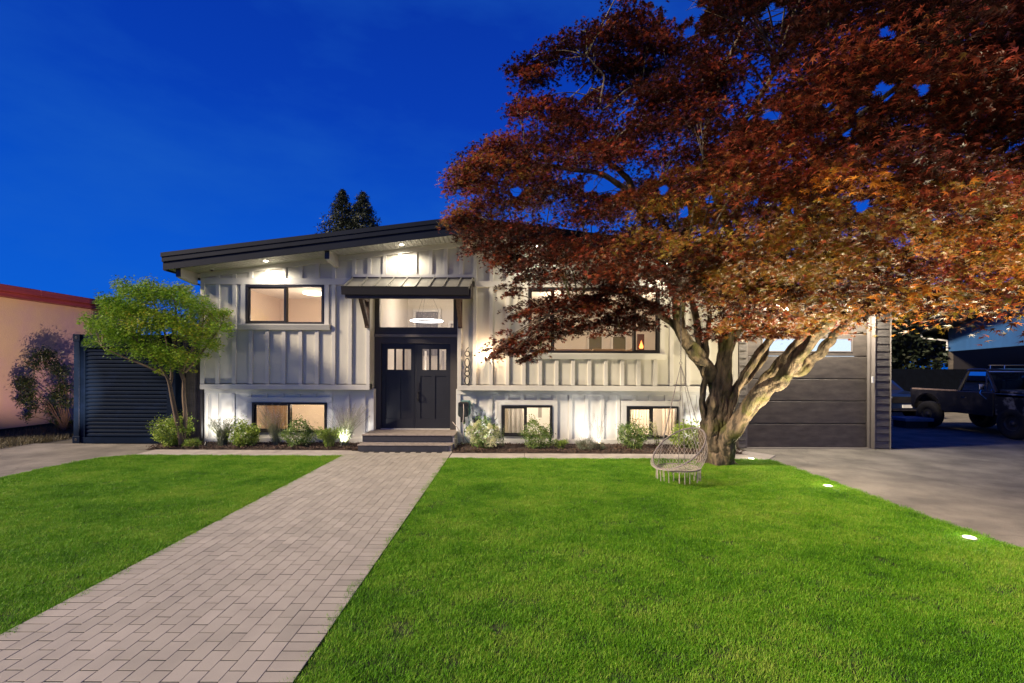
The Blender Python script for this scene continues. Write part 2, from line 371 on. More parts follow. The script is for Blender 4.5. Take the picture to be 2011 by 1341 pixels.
M_joint = mat('joint_sand', (.012, .010, .009), .95, .3, 40)
path = box('path', M_joint, None, PL, PR, -4, 10.28, -.02, .0225); path['kind'] = 'structure'
def pav_geo(mb, x, y, lx, ly, z=0.026, tilt=(0, 0)):
    c = .002; a, b = lx/2 - .0016, ly/2 - .0055
    def zz(px, py): return z + px * tilt[0] + py * tilt[1]
    o_ = [(-a, -b), (a, -b), (a, b), (-a, b)]; i_ = [(-a+c, -b+c), (a-c, -b+c), (a-c, b-c), (-a+c, b-c)]
    vs = [(x+p, y+q, .0) for p, q in o_] + [(x+p, y+q, zz(p, q) - c*.6) for p, q in o_] + [(x+p, y+q, zz(p, q)) for p, q in i_]
    fs = [(8, 9, 10, 11)]
    for k in range(4):
        k2 = (k+1) % 4; fs += [(k, k2, 4+k2, 4+k), (4+k, 4+k2, 8+k2, 8+k)]
    mb.add(vs, fs)
mesh_cache = {}
def paver_part(x, y, lx, ly, rs):
    key = (lx, ly, rs.randint(0, 5))
    if key not in mesh_cache:
        mb = MB(); pav_geo(mb, 0, 0, lx, ly, .026 + rs.uniform(-.0012, .0012), (rs.uniform(-.006, .006), rs.uniform(-.006, .006)))
        me = bpy.data.meshes.new('paver'); me.from_pydata(mb.v, [], mb.f); me.materials.append(M_paver); me.update(); mesh_cache[key] = me
    o = bpy.data.objects.new('paver', mesh_cache[key]); o.location = (x, y, 0); link(o, path)
rs = random.Random(4); far = MB(); npv = 0
cells = []
y = -3.9
while y < 10.25:
    cells.append((PL + .104, y + .05125, .208, .1025)); cells.append((PR - .104, y + .05125, .208, .1025)); y += .1025
for c in range(16):
    y = -3.9 - (.1025 if c % 2 else 0)
    while y < 10.06:
        cells.append((PL + .208 + (c + .5) * .1115, y + .1025, .1115, .205)); y += .205
def vis(c): 
    Y = c[1]
    return Y > 2.72 and (c[0] * FPX / Y + CX) > -8
vc = sorted([c for c in cells if vis(c)], key=lambda c: c[1])[:298]; vset = set(vc)
for c in cells:
    if c in vset: paver_part(*c, rs)
    else: pav_geo(far, *c, .026 + rs.uniform(-.0012, .0012), (rs.uniform(-.006, .006), rs.uniform(-.006, .006)))
far.build('paver', M_paver, path, kind='stuff')

# ------------------------------------------------------------------ grass
def grass_mat():
    m = bpy.data.materials.new('lawn_grass'); m.use_nodes = True; t = m.node_tree; p = t.nodes['Principled BSDF']
    ge = t.nodes.new('ShaderNodeNewGeometry')
    oi = t.nodes.new('ShaderNodeObjectInfo')
    n = t.nodes.new('ShaderNodeTexNoise'); n.inputs['Scale'].default_value = 1.1; n.inputs['Detail'].default_value = 10; n.inputs['Roughness'].default_value = .74
    mp = t.nodes.new('ShaderNodeMapping'); mp.inputs['Scale'].default_value = (.8, 1.1, 1)
    t.links.new(ge.outputs['Position'], mp.inputs[0]); t.links.new(mp.outputs[0], n.inputs[0])
    nb_ = t.nodes.new('ShaderNodeTexNoise'); nb_.inputs['Scale'].default_value = .38; nb_.inputs['Detail'].default_value = 3; t.links.new(ge.outputs['Position'], nb_.inputs[0])
    nm = t.nodes.new('ShaderNodeMath'); nm.operation = 'MULTIPLY_ADD'; nm.inputs[1].default_value = .42; nm.inputs[2].default_value = -.20; t.links.new(nb_.outputs[0], nm.inputs[0])
    ns_ = t.nodes.new('ShaderNodeMath'); ns_.operation = 'ADD'; t.links.new(n.outputs[0], ns_.inputs[0]); t.links.new(nm.outputs[0], ns_.inputs[1])
    at_ = t.nodes.new('ShaderNodeAttribute'); at_.attribute_name = 'tone'
    a = t.nodes.new('ShaderNodeMath'); a.operation = 'MULTIPLY_ADD'; a.inputs[1].default_value = .20
    b = t.nodes.new('ShaderNodeMath'); b.operation = 'MULTIPLY_ADD'; b.inputs[1].default_value = .34
    t.links.new(oi.outputs['Random'], a.inputs[0]); t.links.new(ns_.outputs[0], a.inputs[2])
    t.links.new(at_.outputs['Fac'], b.inputs[0]); t.links.new(a.outputs[0], b.inputs[2])
    r = t.nodes.new('ShaderNodeValToRGB'); el = r.color_ramp.elements
    el[0].position = .42; el[0].color = (.014, .060, .003, 1); el[1].position = 1.0; el[1].color = (.34, .46, .06, 1)
    q = el.new(.60); q.color = (.075, .235, .006, 1); q = el.new(.80); q.color = (.165, .40, .012, 1)
    t.links.new(b.outputs[0], r.inputs[0]); t.links.new(r.outputs[0], p.inputs['Base Color'])
    p.inputs['Roughness'].default_value = .5; p.inputs['Specular IOR Level'].default_value = .25
    tr = t.nodes.new('ShaderNodeBsdfTranslucent'); t.links.new(r.outputs[0], tr.inputs[0])
    mx = t.nodes.new('ShaderNodeMixShader'); mx.inputs[0].default_value = .35
    o = t.nodes['Material Output']; t.links.new(p.outputs[0], mx.inputs[1]); t.links.new(tr.outputs[0], mx.inputs[2]); t.links.new(mx.outputs[0], o.inputs[0])
    return m
M_grass = grass_mat()
def tuft(seed, nb=70, rad=.080, h=(.011, .027)):
    rs = random.Random(seed); mb = MB(); tone = []
    for _ in range(nb):
        a = rs.uniform(0, 6.28); r = rad * math.sqrt(rs.random()); x, y = r*math.cos(a), r*math.sin(a)
        hh = rs.uniform(*h); w = rs.uniform(.0010, .0019); b = rs.uniform(0, 6.28); l = rs.uniform(.2, 1.3) * hh
        dx, dy = math.cos(b)*l, math.sin(b)*l; ex, ey = -math.sin(b)*w, math.cos(b)*w
        mb.add([(x-ex, y-ey, 0), (x+ex, y+ey, 0), (x+dx*.35+ex*.8, y+dy*.35+ey*.8, hh*.6), (x+dx*.35-ex*.8, y+dy*.35-ey*.8, hh*.6), (x+dx, y+dy, hh)],
               [(0, 1, 2, 3), (3, 2, 4)]); tone += [rs.random()] * 5
    me = bpy.data.meshes.new('grass_tuft'); me.from_pydata(mb.v, [], mb.f); me.materials.append(M_grass)
    t = me.attributes.new('tone', 'FLOAT', 'POINT'); t.data.foreach_set('value', tone); me.update()
    return bpy.data.objects.new('grass_tuft', me)
def wob(pts):
    out = []
    for (x0, y0), (x1, y1) in zip(pts, pts[1:] + pts[:1]):
        L_ = math.hypot(x1-x0, y1-y0); k_ = max(1, int(L_ / .12)); nx_, ny_ = (y1-y0)/L_, -(x1-x0)/L_
        for i in range(k_):
            t = i / k_; x, y = x0 + (x1-x0)*t, y0 + (y1-y0)*t; d_ = .030 * mnoise.noise(Vector((x*3.1, y*3.1, 2))) + .02 * mnoise.noise(Vector((x*11, y*11, 4)))
            out.append((x + nx_*d_, y + ny_*d_))
    return out
def scatter(name, pts, density, tufts, label, seed=0):
    pts = wob(pts)
    mb = MB().add([(x, y, 0) for x, y in pts], [tuple(range(len(pts)))])
    o = mb.build(name, M_grass)
    tag(o, label, 'grass', kind='stuff'); o.location.z = .010
    g = bpy.data.node_groups.new('scatter', 'GeometryNodeTree')
    g.interface.new_socket('Geometry', in_out='INPUT', socket_type='NodeSocketGeometry'); g.interface.new_socket('Geometry', in_out='OUTPUT', socket_type='NodeSocketGeometry')
    gi = g.nodes.new('NodeGroupInput'); go = g.nodes.new('NodeGroupOutput'); jn = g.nodes.new('GeometryNodeJoinGeometry')
    for i, tf in enumerate(tufts):
        d = g.nodes.new('GeometryNodeDistributePointsOnFaces'); d.inputs['Density'].default_value = density / len(tufts); d.inputs['Seed'].default_value = seed + i
        ob = g.nodes.new('GeometryNodeObjectInfo'); ob.inputs['Object'].default_value = tf
        ip = g.nodes.new('GeometryNodeInstanceOnPoints')
        rv = g.nodes.new('FunctionNodeRandomValue'); rv.data_type = 'FLOAT_VECTOR'; rv.inputs[0].default_value = (-.12, -.12, 0); rv.inputs[1].default_value = (.12, .12, 6.28); rv.inputs['Seed'].default_value = i
        sv = g.nodes.new('FunctionNodeRandomValue'); sv.data_type = 'FLOAT'; sv.inputs[2].default_value = .75; sv.inputs[3].default_value = 1.25
        g.links.new(gi.outputs[0], d.inputs['Mesh']); g.links.new(d.outputs['Points'], ip.inputs['Points']); g.links.new(ob.outputs['Geometry'], ip.inputs['Instance'])
        g.links.new(rv.outputs[0], ip.inputs['Rotation']); g.links.new(sv.outputs[1], ip.inputs['Scale']); g.links.new(ip.outputs[0], jn.inputs[0])
    g.links.new(jn.outputs[0], go.inputs[0])
    md = o.modifiers.new('scatter', 'NODES'); md.node_group = g
    return o
TF = [tuft(i) for i in range(4)]
scatter('grass', [(XL - .02, 1.0), (PL + .012, 1.0), (PL + .012, 9.81), (-7.75, 9.80), (-8.1, 9.58), (XL - .02, 9.13)], 520, TF, 'short bright green lawn grass left of the brick path', 3)
scatter('grass', [(PR - .012, 1.0), (XR + .02, 1.0), (XR + .02, 9.62), (PR - .012, 9.62)], 520, TF, 'short bright green lawn grass right of the brick path', 9)
# dry verge by the pink wall
def clump_field(name, n, fx, h, m_, label, seed, w=.004):
    rs = random.Random(seed); mb = MB(); tone = []
    for _ in range(n):
        x, y, z = fx(rs); a = rs.uniform(0, 6.28); hh = rs.uniform(*h); l = hh * rs.uniform(.1, .8)
        dx, dy = math.cos(a)*l, math.sin(a)*l; ex, ey = -math.sin(a)*w, math.cos(a)*w
        mb.add([(x-ex, y-ey, z), (x+ex, y+ey, z), (x+dx, y+dy, z+hh)], [(0, 1, 2)]); tone += [rs.random()]*3
    o = mb.build(name, m_); t = o.data.attributes.new('tone', 'FLOAT', 'POINT'); t.data.foreach_set('value', tone)
    tag(o, label, 'grass', kind='stuff'); return o
M_dry = leafmat('dry_grass', [(0, (.05, .045, .02)), (1, (.28, .22, .11)), (.6, (.13, .11, .05))], .2, .7)
clump_field('dry_grass', 16000, lambda r: (r.uniform(-13.6, -11.2), r.uniform(10.4, 14.5), -.02), (.03, .16), M_dry, 'dry straggly grass along the foot of the pink wall', 5, .006)

# ================================================================== THE HOUSE
YU, YL, YD, YF = 11.10, 11.25, 11.50, 10.40      # upper wall, lower wall, door, fascia
RIDGE_X, RIDGE_Z, SL = -1.03, 4.79, .125
def zs(x): return RIDGE_Z - SL * abs(x - RIDGE_X)
HX0, HX1 = PX(395, YU), 5.25
house = empty('split_level_house', (0, YU, 0), 0, 'low gabled house with board and batten siding, black double doors and lit windows', 'house')
H0 = Matrix.Translation((0, -YU, 0))
class HMB(MB):
    pass
def hb(mb, name, m_, parent=None, **k):
    """build in world coordinates under the house Empty"""
    mb.v = [(a, b - YU, c) for a, b, c in mb.v]
    return mb.build(name, m_, parent or house, **k)
def hbox(name, m_, x0, x1, y0, y1, z0, z1, parent=None, **k): return hb(MB().box(x0, x1, y0, y1, z0, z1), name, m_, parent, **k)

def wall_strips(x0, x1, zb, top, openings, y0, y1):
    mb = MB(); xs = sorted({x0, x1, *[v for o in openings for v in o[:2] if x0 < v < x1], *([RIDGE_X] if x0 < RIDGE_X < x1 else [])})
    for a, b in zip(xs, xs[1:]):
        segs = []; cur = zb
        for o in sorted([o for o in openings if o[0] < (a+b)/2 < o[1]], key=lambda o: o[2]):
            if o[2] > cur: segs.append((cur, cur, o[2], o[2]))
            cur = o[3] if len(o) > 3 else 99
        if cur < 90: segs.append((cur, cur, top(a), top(b)))
        for za, zb2, ta, tb in segs:
            mb.add([(a, y0, za), (b, y0, zb2), (b, y1, zb2), (a, y1, za), (a, y0, ta), (b, y0, tb), (b, y1, tb), (a, y1, ta)],
                   [(0,3,2,1),(4,5,6,7),(0,1,5,4),(1,2,6,5),(2,3,7,6),(3,0,4,7)])
    return mb
ZB = 1.33                                        # underside of the overhanging upper storey
def win_rect(x0, y0, x1, y1, Y): 
    a = at(x0, y0, Y); b = at(x1, y1, Y); return (a.x, b.x, b.z, a.z)
W1 = win_rect(485, 560, 636.5, 636.5, YU)
W2 = win_rect(1038, 566, 1294, 694, YU)
ENT = (PX(727, YU), PX(898.5, YU), ZB - 1, 3.56)
L1 = win_rect(497, 790, 642, 848.5, YL)
L2 = win_rect(985.5, 796, 1083.5, 856.5, YL)
L3 = win_rect(1231, 798, 1330.5, 859.5, YL)
# upper wall left and right of the door, with the gable above
up = wall_strips(HX0, HX1, ZB, zs, [W1, W2, ENT], YU, YU + .16)
hb(up, 'upper_wall', M_wall)
lowL = wall_strips(HX0, PX(735, YL), -.6, lambda x: ZB, [L1], YL, YL + .16); hb(lowL, 'lower_wall', M_low)
lowR = wall_strips(PX(896, YL), HX1, -.6, lambda x: ZB, [L2, L3], YL, YL + .16); hb(lowR, 'lower_wall', M_low)
hbox('cantilever_floor', M_trim, HX0, ENT[0], YU, YL + .3, ZB - .0, ZB + .12)
hbox('cantilever_floor', M_trim, ENT[1], HX1, YU, YL + .3, ZB - .0, ZB + .12)
HB = 20.5
hbox('side_wall', M_wall, HX0, HX0 + .16, YU + .16, HB, -.6, 3.95)
hbox('side_wall', M_wall, HX1 - .16, HX1, YU + .16, HB, -.6, 3.93)
hb(wall_strips(HX0, HX1, -.6, zs, [], HB, HB + .16), 'back_wall', M_wall)

# roof: two slabs, fascia bands and plank soffit
EV0, EV1 = -7.58, 5.55
def sloped(mb, x0, x1, y0, y1, dz0, dz1):
    for a, b in ((x0, min(x1, RIDGE_X)), (max(x0, RIDGE_X), x1)):
        if b <= a: continue
        mb.add([(a, y0, zs(a)+dz0), (b, y0, zs(b)+dz0), (b, y1, zs(b)+dz0), (a, y1, zs(a)+dz0), (a, y0, zs(a)+dz1), (b, y0, zs(b)+dz1), (b, y1, zs(b)+dz1), (a, y1, zs(a)+dz1)],
               [(0,3,2,1),(4,5,6,7),(0,1,5,4),(1,2,6,5),(2,3,7,6),(3,0,4,7)])
    return mb
hb(sloped(MB(), EV0 + .05, EV1 - .05, YF + .04, HB + .6, .012, .28), 'roof', M_roof)
hb(sloped(MB(), EV0 + .012, EV1 - .012, YF, YF + .03, -.04, .13), 'fascia_board', M_fascia)
hb(sloped(MB(), EV0, EV1, YF - .025, YF + .03, .134, .235), 'fascia_board', M_fascia)
hb(sloped(MB(), EV0 - .015, EV1 + .015, YF - .04, YF + .05, .239, .33), 'fascia_board', M_fascia)
for xa, xb in ((EV0 - .012, EV0 + .045), (EV1 - .045, EV1 + .012)):
    hb(MB().box(xa, xb, YF + .055, HB + .6, zs(EV0 if xa < 0 else EV1) - .045, zs(EV0 if xa < 0 else EV1) + .325), 'side_fascia', M_fascia)
mb = MB(); x = EV0 + .06
while x < EV1 - .06:
    b = min(x + .088, EV1 - .06)
    if not (x < RIDGE_X < b): sloped(mb, x, b, YF + .035, YU - .005, -.022, .008)
    x += .102
hb(mb, 'soffit_plank', M_soffit, kind='stuff')
hb(sloped(MB(), EV0 + .05, HX0, YU, HB, -.004, .008), 'side_soffit', M_soffit)
hb(sloped(MB(), EV0 + .06, EV1 - .06, YU - .012, YU - .005, -.030, -.023), 'soffit_bead', M_soffit)
# rafter beams under the overhang
for px_, r_ in ((384, 0), (660.5, 1), (922.5, 2)):
    X = PX(px_, YU)
    z1_ = zs(X) - .012 if abs(X - RIDGE_X) > .1 else zs(X) - .02
    y0 = 10.52
    hb(MB().prism([(y0, z1_ - .17), (y0 + .02, z1_ - .20), (YU - .004, z1_ - .27), (YU - .004, z1_), (y0, z1_)], 'x', X - .045, X + .045), 'rafter_beam', M_trim)
    hbox('beam_cap', M_black, X - .05, X + .05, y0 - .014, y0 - .002, z1_ - .19, z1_ + .004)

# battens, rails and trims on the upper wall
BW, BD = .088, .042
YB0 = YU - BD
def batten(x, z0, z1a, z1b=None, y0=YB0, y1=None, w=BW, m_=None, name='batten'):
    y1 = y1 if y1 is not None else YU - .0005
    z1b = z1a if z1b is None else z1b
    if z1a - z0 < .03: return
    hb(MB().add([(x, y0, z0), (x+w, y0, z0), (x+w, y1, z0), (x, y1, z0), (x, y0, z1a), (x+w, y0, z1b), (x+w, y1, z1b), (x, y1, z1a)],
                [(0,3,2,1),(4,5,6,7),(0,1,5,4),(1,2,6,5),(2,3,7,6),(3,0,4,7)]), name, m_ or M_trim, bevel=.004)
ZBAND0, ZBAND1 = PZ(560, 560, YB0), PZ(560, 548, YB0)
ZBAND0 = W1[3] + .012; ZBAND1 = ZBAND0 + .15
ZSILL1 = W1[2] - .005
base_top = ZB + .105
# skirt rail and frieze
hb(MB().box(HX0, ENT[0], YB0 - .006, YU - .0005, ZB - .02, ZB + .10), 'skirt_rail', M_trim, bevel=.004)
hb(MB().box(ENT[1], HX1, YB0 - .006, YU - .0005, ZB - .02, ZB + .10), 'skirt_rail', M_trim, bevel=.004)
hb(sloped(MB(), HX0, HX1, YB0 - .004, YU - .0005, -.135, -.014), 'frieze_board', M_trim)
CANL, CANR = PX(693, YU), PX(929, YU)
ZR0 = PZ(960, 564, YU); ZR1 = ZR0 + .13
hb(MB().box(HX0 + .10, CANL - .03, YB0 - .004, YU - .0005, ZBAND0, ZBAND1), 'band_board', M_trim, bevel=.004)
hb(MB().box(CANR + .03, HX1 - .1, YB0 - .004, YU - .0005, ZR0, ZR1), 'band_board', M_trim, bevel=.004)
# corner boards
batten(HX0, ZB + .10, zs(HX0) - .14, zs(HX0+.095) - .14, w=.095, name='corner_board')
batten(ENT[0] - .085, ZB + .10, 3.60, w=.085, name='corner_board')
batten(ENT[1], ZB + .10, 3.60, w=.09, name='corner_board')
hbox('window_board', M_trim, W1[0] - .12, W1[0] - .012, YB0 - .002, YU - .0005, W1[2] - .01, ZBAND0)
hbox('window_board', M_trim, W1[1] + .012, W1[1] + .12, YB0 - .002, YU - .0005, W1[2] - .01, ZBAND0)
hbox('window_board', M_trim, W2[0] - .12, W2[0] - .012, YB0 - .002, YU - .0005, W2[2] - .01, W2[3] + .02)
hbox('window_board', M_trim, W2[1] + .012, W2[1] + .12, YB0 - .002, YU - .0005, W2[2] - .01, W2[3] + .02)
hbox('window_board', M_trim, W2[0] - .12, W2[1] + .12, YB0 - .002, YU - .0005, W2[3] + .022, W2[3] + .11)
# left field
for k in range(9):
    x = PX(424.9 + 32.45 * k, YU) 
    if x + BW > CANL and k > 8: break
    x2 = x + BW
    if x2 < CANL - .02: batten(x, ZBAND1 + .002, zs(x) - .136, zs(x2) - .136)
    if x > ENT[0] - .14: continue
    if x2 < W1[0] - .13 or x > W1[1] + .13: batten(x, base_top, ZBAND0 - .002)
    elif x > W1[0] - .16 and x2 < W1[1] + .17: batten(x, base_top, W1[2] - .15)
# above the canopy
ZC = PZ(800, 543, YU); 
hbox('canopy_ledger', M_trim, CANL - .01, CANR + .01, YB0 - .004, YU - .0005, ZC - .05, ZC + .045)
for k in range(8):
    x = PX(721.4 - 30 + 30 * k, YU); batten(x, ZC + .047, zs(x) - .136, zs(x + BW) - .136)
x = PX(928.5, YU); batten(x, ZR1, zs(x) - .136, zs(x + BW) - .136)
# right field
for k in range(16):
    x = PX(928.5 + 32.15 * k, YU); x2 = x + BW
    if x2 > HX1 - .05: break
    if k: batten(x, ZR1 + .002, zs(x) - .136, zs(x2) - .136)
    if x2 < W2[0] - .13 or x > W2[1] + .13: batten(x, base_top, ZR0 - .002)
    else:
        batten(x, base_top, W2[2] - .15)
        if ZR0 - W2[3] > .16: batten(x, W2[3] + .112, ZR0 - .002)
hb(MB().box(HX1 - .1, HX1, YB0, YU - .0005, ZB + .1, zs(HX1) - .14), 'corner_board', M_trim)
# lower wall trims
YLB = YL - .03
def low(x0, x1, z0, z1, name='batten', d=0): hb(MB().box(x0, x1, YLB - d, YL - .0005, z0, z1), name, M_low, bevel=.003)
for a, b in ((HX0 + .001, PX(735, YL)), (PX(897, YL), HX1)):
    low(a, b, ZB - .125, ZB - .022, 'head_rail', .004)
    low(a, b, .06, .17, 'base_rail', .006)
def lowfield(x0px, step, n, wins, xmax, xmin=-99):
    for k in range(n):
        x = PX(x0px + step * k, YL); x2 = x + .08
        if x2 > xmax or x < xmin: continue
        w = [w for w in wins if x2 > w[0] - .13 and x < w[1] + .13]
        if not w: low(x, x2, .172, ZB - .127)
        else:
            w = w[0]; low(x, x2, w[3] + .135, ZB - .127)
lowfield(424, 32.0, 10, [L1], PX(735, YL) - .02)
low(HX0 + .001, HX0 + .09, .172, ZB - .127, 'corner_board'); low(PX(728, YL), PX(735, YL), .172, ZB - .127, 'corner_board')
lowfield(929.5, 31.3, 16, [L2, L3], HX1)
low(PX(897, YL), PX(905, YL), .172, ZB - .127, 'corner_board')
for w in (L1, L2, L3):
    low(w[0] - .13, w[1] + .13, w[3] + .012, w[3] + .132, 'window_board', .004)
    low(w[0] - .13, w[0] - .012, .172, w[3] + .01, 'window_board', .003); low(w[1] + .012, w[1] + .13, .172, w[3] + .01, 'window_board', .003)

# windows
def window(w, Y, mull, slider=None, fw=.045, sill=None, m_=None, deep=.03, lab=None):
    x0, x1, z0, z1 = w; m_ = m_ or M_black; ya, yb = Y - BD - .012, Y + .09
    mb = MB(); mb.box(x0, x1, ya, yb, z0, z0 + fw).box(x0, x1, ya, yb, z1 - fw, z1).box(x0, x0 + fw, ya, yb, z0 + fw, z1 - fw).box(x1 - fw, x1, ya, yb, z0 + fw, z1 - fw)
    fr = hb(mb, 'window', m_)
    if lab: fr['label'] = lab
    xs = [x0 + fw] + [v for c in mull for v in (c - fw*.45, c + fw*.45)] + [x1 - fw]
    for c in mull: hb(MB().box(c - fw*.45, c + fw*.45, ya + .006, yb - .01, z0 + fw, z1 - fw), 'mullion', m_, fr)
    for i in range(0, len(xs), 2):
        a, b = xs[i], xs[i+1]
        if slider is not None and (i // 2) in slider:
            s = .028; mb = MB(); y2, y3 = Y + .0, Y + .035
            mb.box(a, b, y2, y3, z0+fw, z0+fw+s).box(a, b, y2, y3, z1-fw-s, z1-fw).box(a, a+s, y2, y3, z0+fw+s, z1-fw-s).box(b-s, b, y2, y3, z0+fw+s, z1-fw-s)
            hb(mb, 'sash', m_, fr); hb(MB().box(a+s, b-s, Y+.012, Y+.018, z0+fw+s, z1-fw-s), 'pane', M_glass, fr)
        else: hb(MB().box(a, b, Y + .02, Y + .026, z0+fw, z1-fw), 'pane', M_glass, fr)
    if sill:
        hb(MB().prism([(Y - .115, z0 - .028), (Y - .115, z0 - .006), (Y - BD - .014, z0 - .001), (Y - .001, z0 - .001), (Y - .001, z0 - .14), (Y - .075, z0 - .14)], 'x', x0 - sill, x1 + sill), 'sill', M_trim, fr)
    return fr
window(W1, YU, [PX(561, YU)], [0], sill=.16)
window(W2, YU, [PX(1086, YU), PX(1244.5, YU)], [0, 2], .05, sill=.14)
window(L1, YL, [PX(569.5, YL)], [0]); window(L2, YL, [PX(1033.5, YL)], [0]); window(L3, YL, [PX(1280, YL)], [0])

# entrance
EX0, EX1 = ENT[0], ENT[1]
hbox('entry_return', M_trim, EX0 - .10, EX0, YU + .161, YD + .12, ZB + .122, 3.95); hbox('entry_return', M_trim, EX1, EX1 + .10, YU + .161, YD + .12, ZB + .122, 3.95)
hbox('entry_return', M_low, EX0 - .10, EX0 - .001, YL + .162, YD + .1, -.2, ZB + .12); hbox('entry_return', M_low, EX1 + .001, EX1 + .10, YL + .162, YD + .1, -.2, ZB + .12)
hbox('entry_ceiling', M_trim, EX0, EX1, YU + .161, YD + .1, 3.56, 3.66)
ZT = .352
def dz(y): return PZ(816, y, YD)
zdt = dz(674); zfr = dz(662); zsi0, zsi1 = dz(662), dz(657); ztb = dz(643)
dxa, dxb = PX(749.5, YD), PX(885, YD)
hbox('door_frame', M_doorframe, EX0 + .001, dxa, YD - .06, YD + .08, ZT, zfr); hbox('door_frame', M_doorframe, dxb, EX1 - .001, YD - .06, YD + .08, ZT, zfr)
hbox('door_frame', M_doorframe, dxa, dxb, YD - .06, YD + .08, zdt, zfr)
hbox('door_threshold', M_trim, dxa, dxb, YD - .08, YD + .02, ZT, ZT + .02)
hbox('transom_rail', M_gtrim, EX0 + .001, EX1 - .001, YD - .10, YD + .06, zfr + .001, zsi1)
# transom window
t0, t1, tz = PX(745.5, YD), PX(890.5, YD), 3.52
tw = hb(MB().box(EX0 + .001, t0, YD - .05, YD + .05, zsi1, 3.56).box(t1, EX1 - .001, YD - .05, YD + .05, zsi1, 3.56).box(t0, t1, YD - .05, YD + .05, zsi1, ztb).box(t0, t1, YD - .05, YD + .05, tz, 3.56), 'transom_window', M_doorframe)
hb(MB().box(t0, t1, YD, YD + .006, ztb, tz), 'pane', M_glass, tw)
# doors
mid = (dxa + dxb) / 2
for side, (a, b, lites) in enumerate(((dxa + .004, mid - .002, ((761.2, 774.3), (777.9, 790.8), (794.4, 807.5))), (mid + .002, dxb - .004, ((829.5, 842.8), (846.4, 859), (862.9, 876.2))))):
    lz0, lz1 = dz(726), dz(685.5); ls = [(PX(p, YD), PX(q, YD)) for p, q in lites]
    y0, y1 = YD - .022, YD + .022
    mb = MB(); zt_, zb_ = zdt - .003, ZT + .022
    mb.box(a, b, y0, y1, lz1, zt_); mb.box(a, ls[0][0], y0, y1, lz0, lz1); mb.box(ls[2][1], b, y0, y1, lz0, lz1)
    mb.box(ls[0][1], ls[1][0], y0, y1, lz0, lz1); mb.box(ls[1][1], ls[2][0], y0, y1, lz0, lz1)
    pz0, pz1 = dz(822), dz(738); mb.box(a, b, y0, y1, pz1, lz0); mb.box(a, b, y0, y1, zb_, pz0)
    st = .105; c = (a + b) / 2
    mb.box(a, a + st, y0, y1, pz0, pz1); mb.box(b - st, b, y0, y1, pz0, pz1); mb.box(c - .045, c + .045, y0, y1, pz0, pz1)
    d = hb(mb, 'door', M_door)
    for u, v in ((a + st, c - .045), (c + .045, b - st)): hb(MB().box(u, v, y0 + .014, y1 - .01, pz0, pz1), 'door_panel', M_door, d)
    for u, v in ls: hb(MB().box(u, v, YD, YD + .006, lz0, lz1), 'pane', M_glass, d)
    hx = mid + (.055 if side else -.05)
    if side:
        hb(MB().box(hx - .028, hx + .028, y0 - .012, y0 - .0005, dz(765), dz(751)), 'deadbolt', M_black, d, bevel=.003)
        hb(MB().box(hx - .028, hx + .028, y0 - .012, y0 - .0005, dz(789), dz(767)).tube([(hx, y0 - .01, dz(770)), (hx, y0 - .06, dz(772)), (hx, y0 - .065, dz(780)), (hx, y0 - .01, dz(786.5))], .011), 'handle', M_black, d)
    else: hb(MB().box(hx - .006, hx + .006, y0 - .006, y0 - .0005, ZT + .03, zdt - .01), 'astragal', M_door, d)
# steps
st = empty('entry_steps', (-2.26, 10.6, 0), 0, 'two dark stone steps with pale treads in front of the black doors', 'steps')
def sb(n, m_, *b, **k):
    mb = MB().box(*b); mb.v = [(p + 2.26, q - 10.6, r) for p, q, r in mb.v]; return mb.build(n, m_, st, **k)
sx0, sx1 = -3.28, -1.24
M_side = mat('step_side_plaster', (.40, .37, .33), .85, .3, 9, bump=.4, bscale=60)
sb('landing', M_side, sx0, sx1, 10.62, YD - .09, 0, .318); sb('riser', M_riser, sx0, sx1 - .06, 10.605, 10.618, .19, .318, bevel=.003)
sb('tread', M_tread, sx0 - .012, sx1 + .012, 10.585, YD - .085, .320, .350, bevel=.006)
sb('step_block', M_side, sx0, sx1 - .035, 10.325, 10.60, 0, .145); sb('riser', M_riser, sx0, sx1 - .095, 10.30, 10.323, 0, .145, bevel=.003)
sb('tread', M_tread, sx0 - .012, sx1 - .02, 10.285, 10.603, .147, .176, bevel=.006)
# canopy
cx0, cx1 = CANL, CANR; fx0, fx1 = PX(672.5, 10.42), PX(920, 10.42)
zcb, zcf = PZ(811, 547, YU), PZ(800, 564, 10.42)
can = hb(MB().add([(cx0, YU - .05, zcb), (cx1, YU - .05, zcb), (fx1, 10.44, zcf), (fx0, 10.44, zcf), (cx0, YU - .05, zcb - .03), (cx1, YU - .05, zcb - .03), (fx1, 10.44, zcf - .03), (fx0, 10.44, zcf - .03)],
         [(0,3,2,1)[::-1], (4,5,6,7)[::-1], (0,1,5,4), (1,2,6,5), (2,3,7,6), (3,0,4,7)]), 'canopy_roof', M_canopy)
for k in range(10):
    t = (k + .12) / 9.0 if k else .004
    if k == 9: t = .996
    a = Vector((cx0 + (cx1 - cx0)*t, YU - .052, zcb)); b = Vector((fx0 + (fx1 - fx0)*t, 10.445, zcf)); w = .012
    hb(MB().add([a + Vector((-w, 0, .001)), a + Vector((w, 0, .001)), b + Vector((w, 0, .001)), b + Vector((-w, 0, .001)), a + Vector((-w, 0, .035)), a + Vector((w, 0, .035)), b + Vector((w, 0, .035)), b + Vector((-w, 0, .035))],
       [(0,1,2,3), (7,6,5,4), (0,4,5,1), (1,5,6,2), (2,6,7,3), (3,7,4,0)]), 'seam', M_canopy, can)
hb(MB().box(cx0 - .02, cx1 + .02, YU - .075, YU - .047, zcb - .01, zcb + .02), 'flashing', M_brownblk, can)
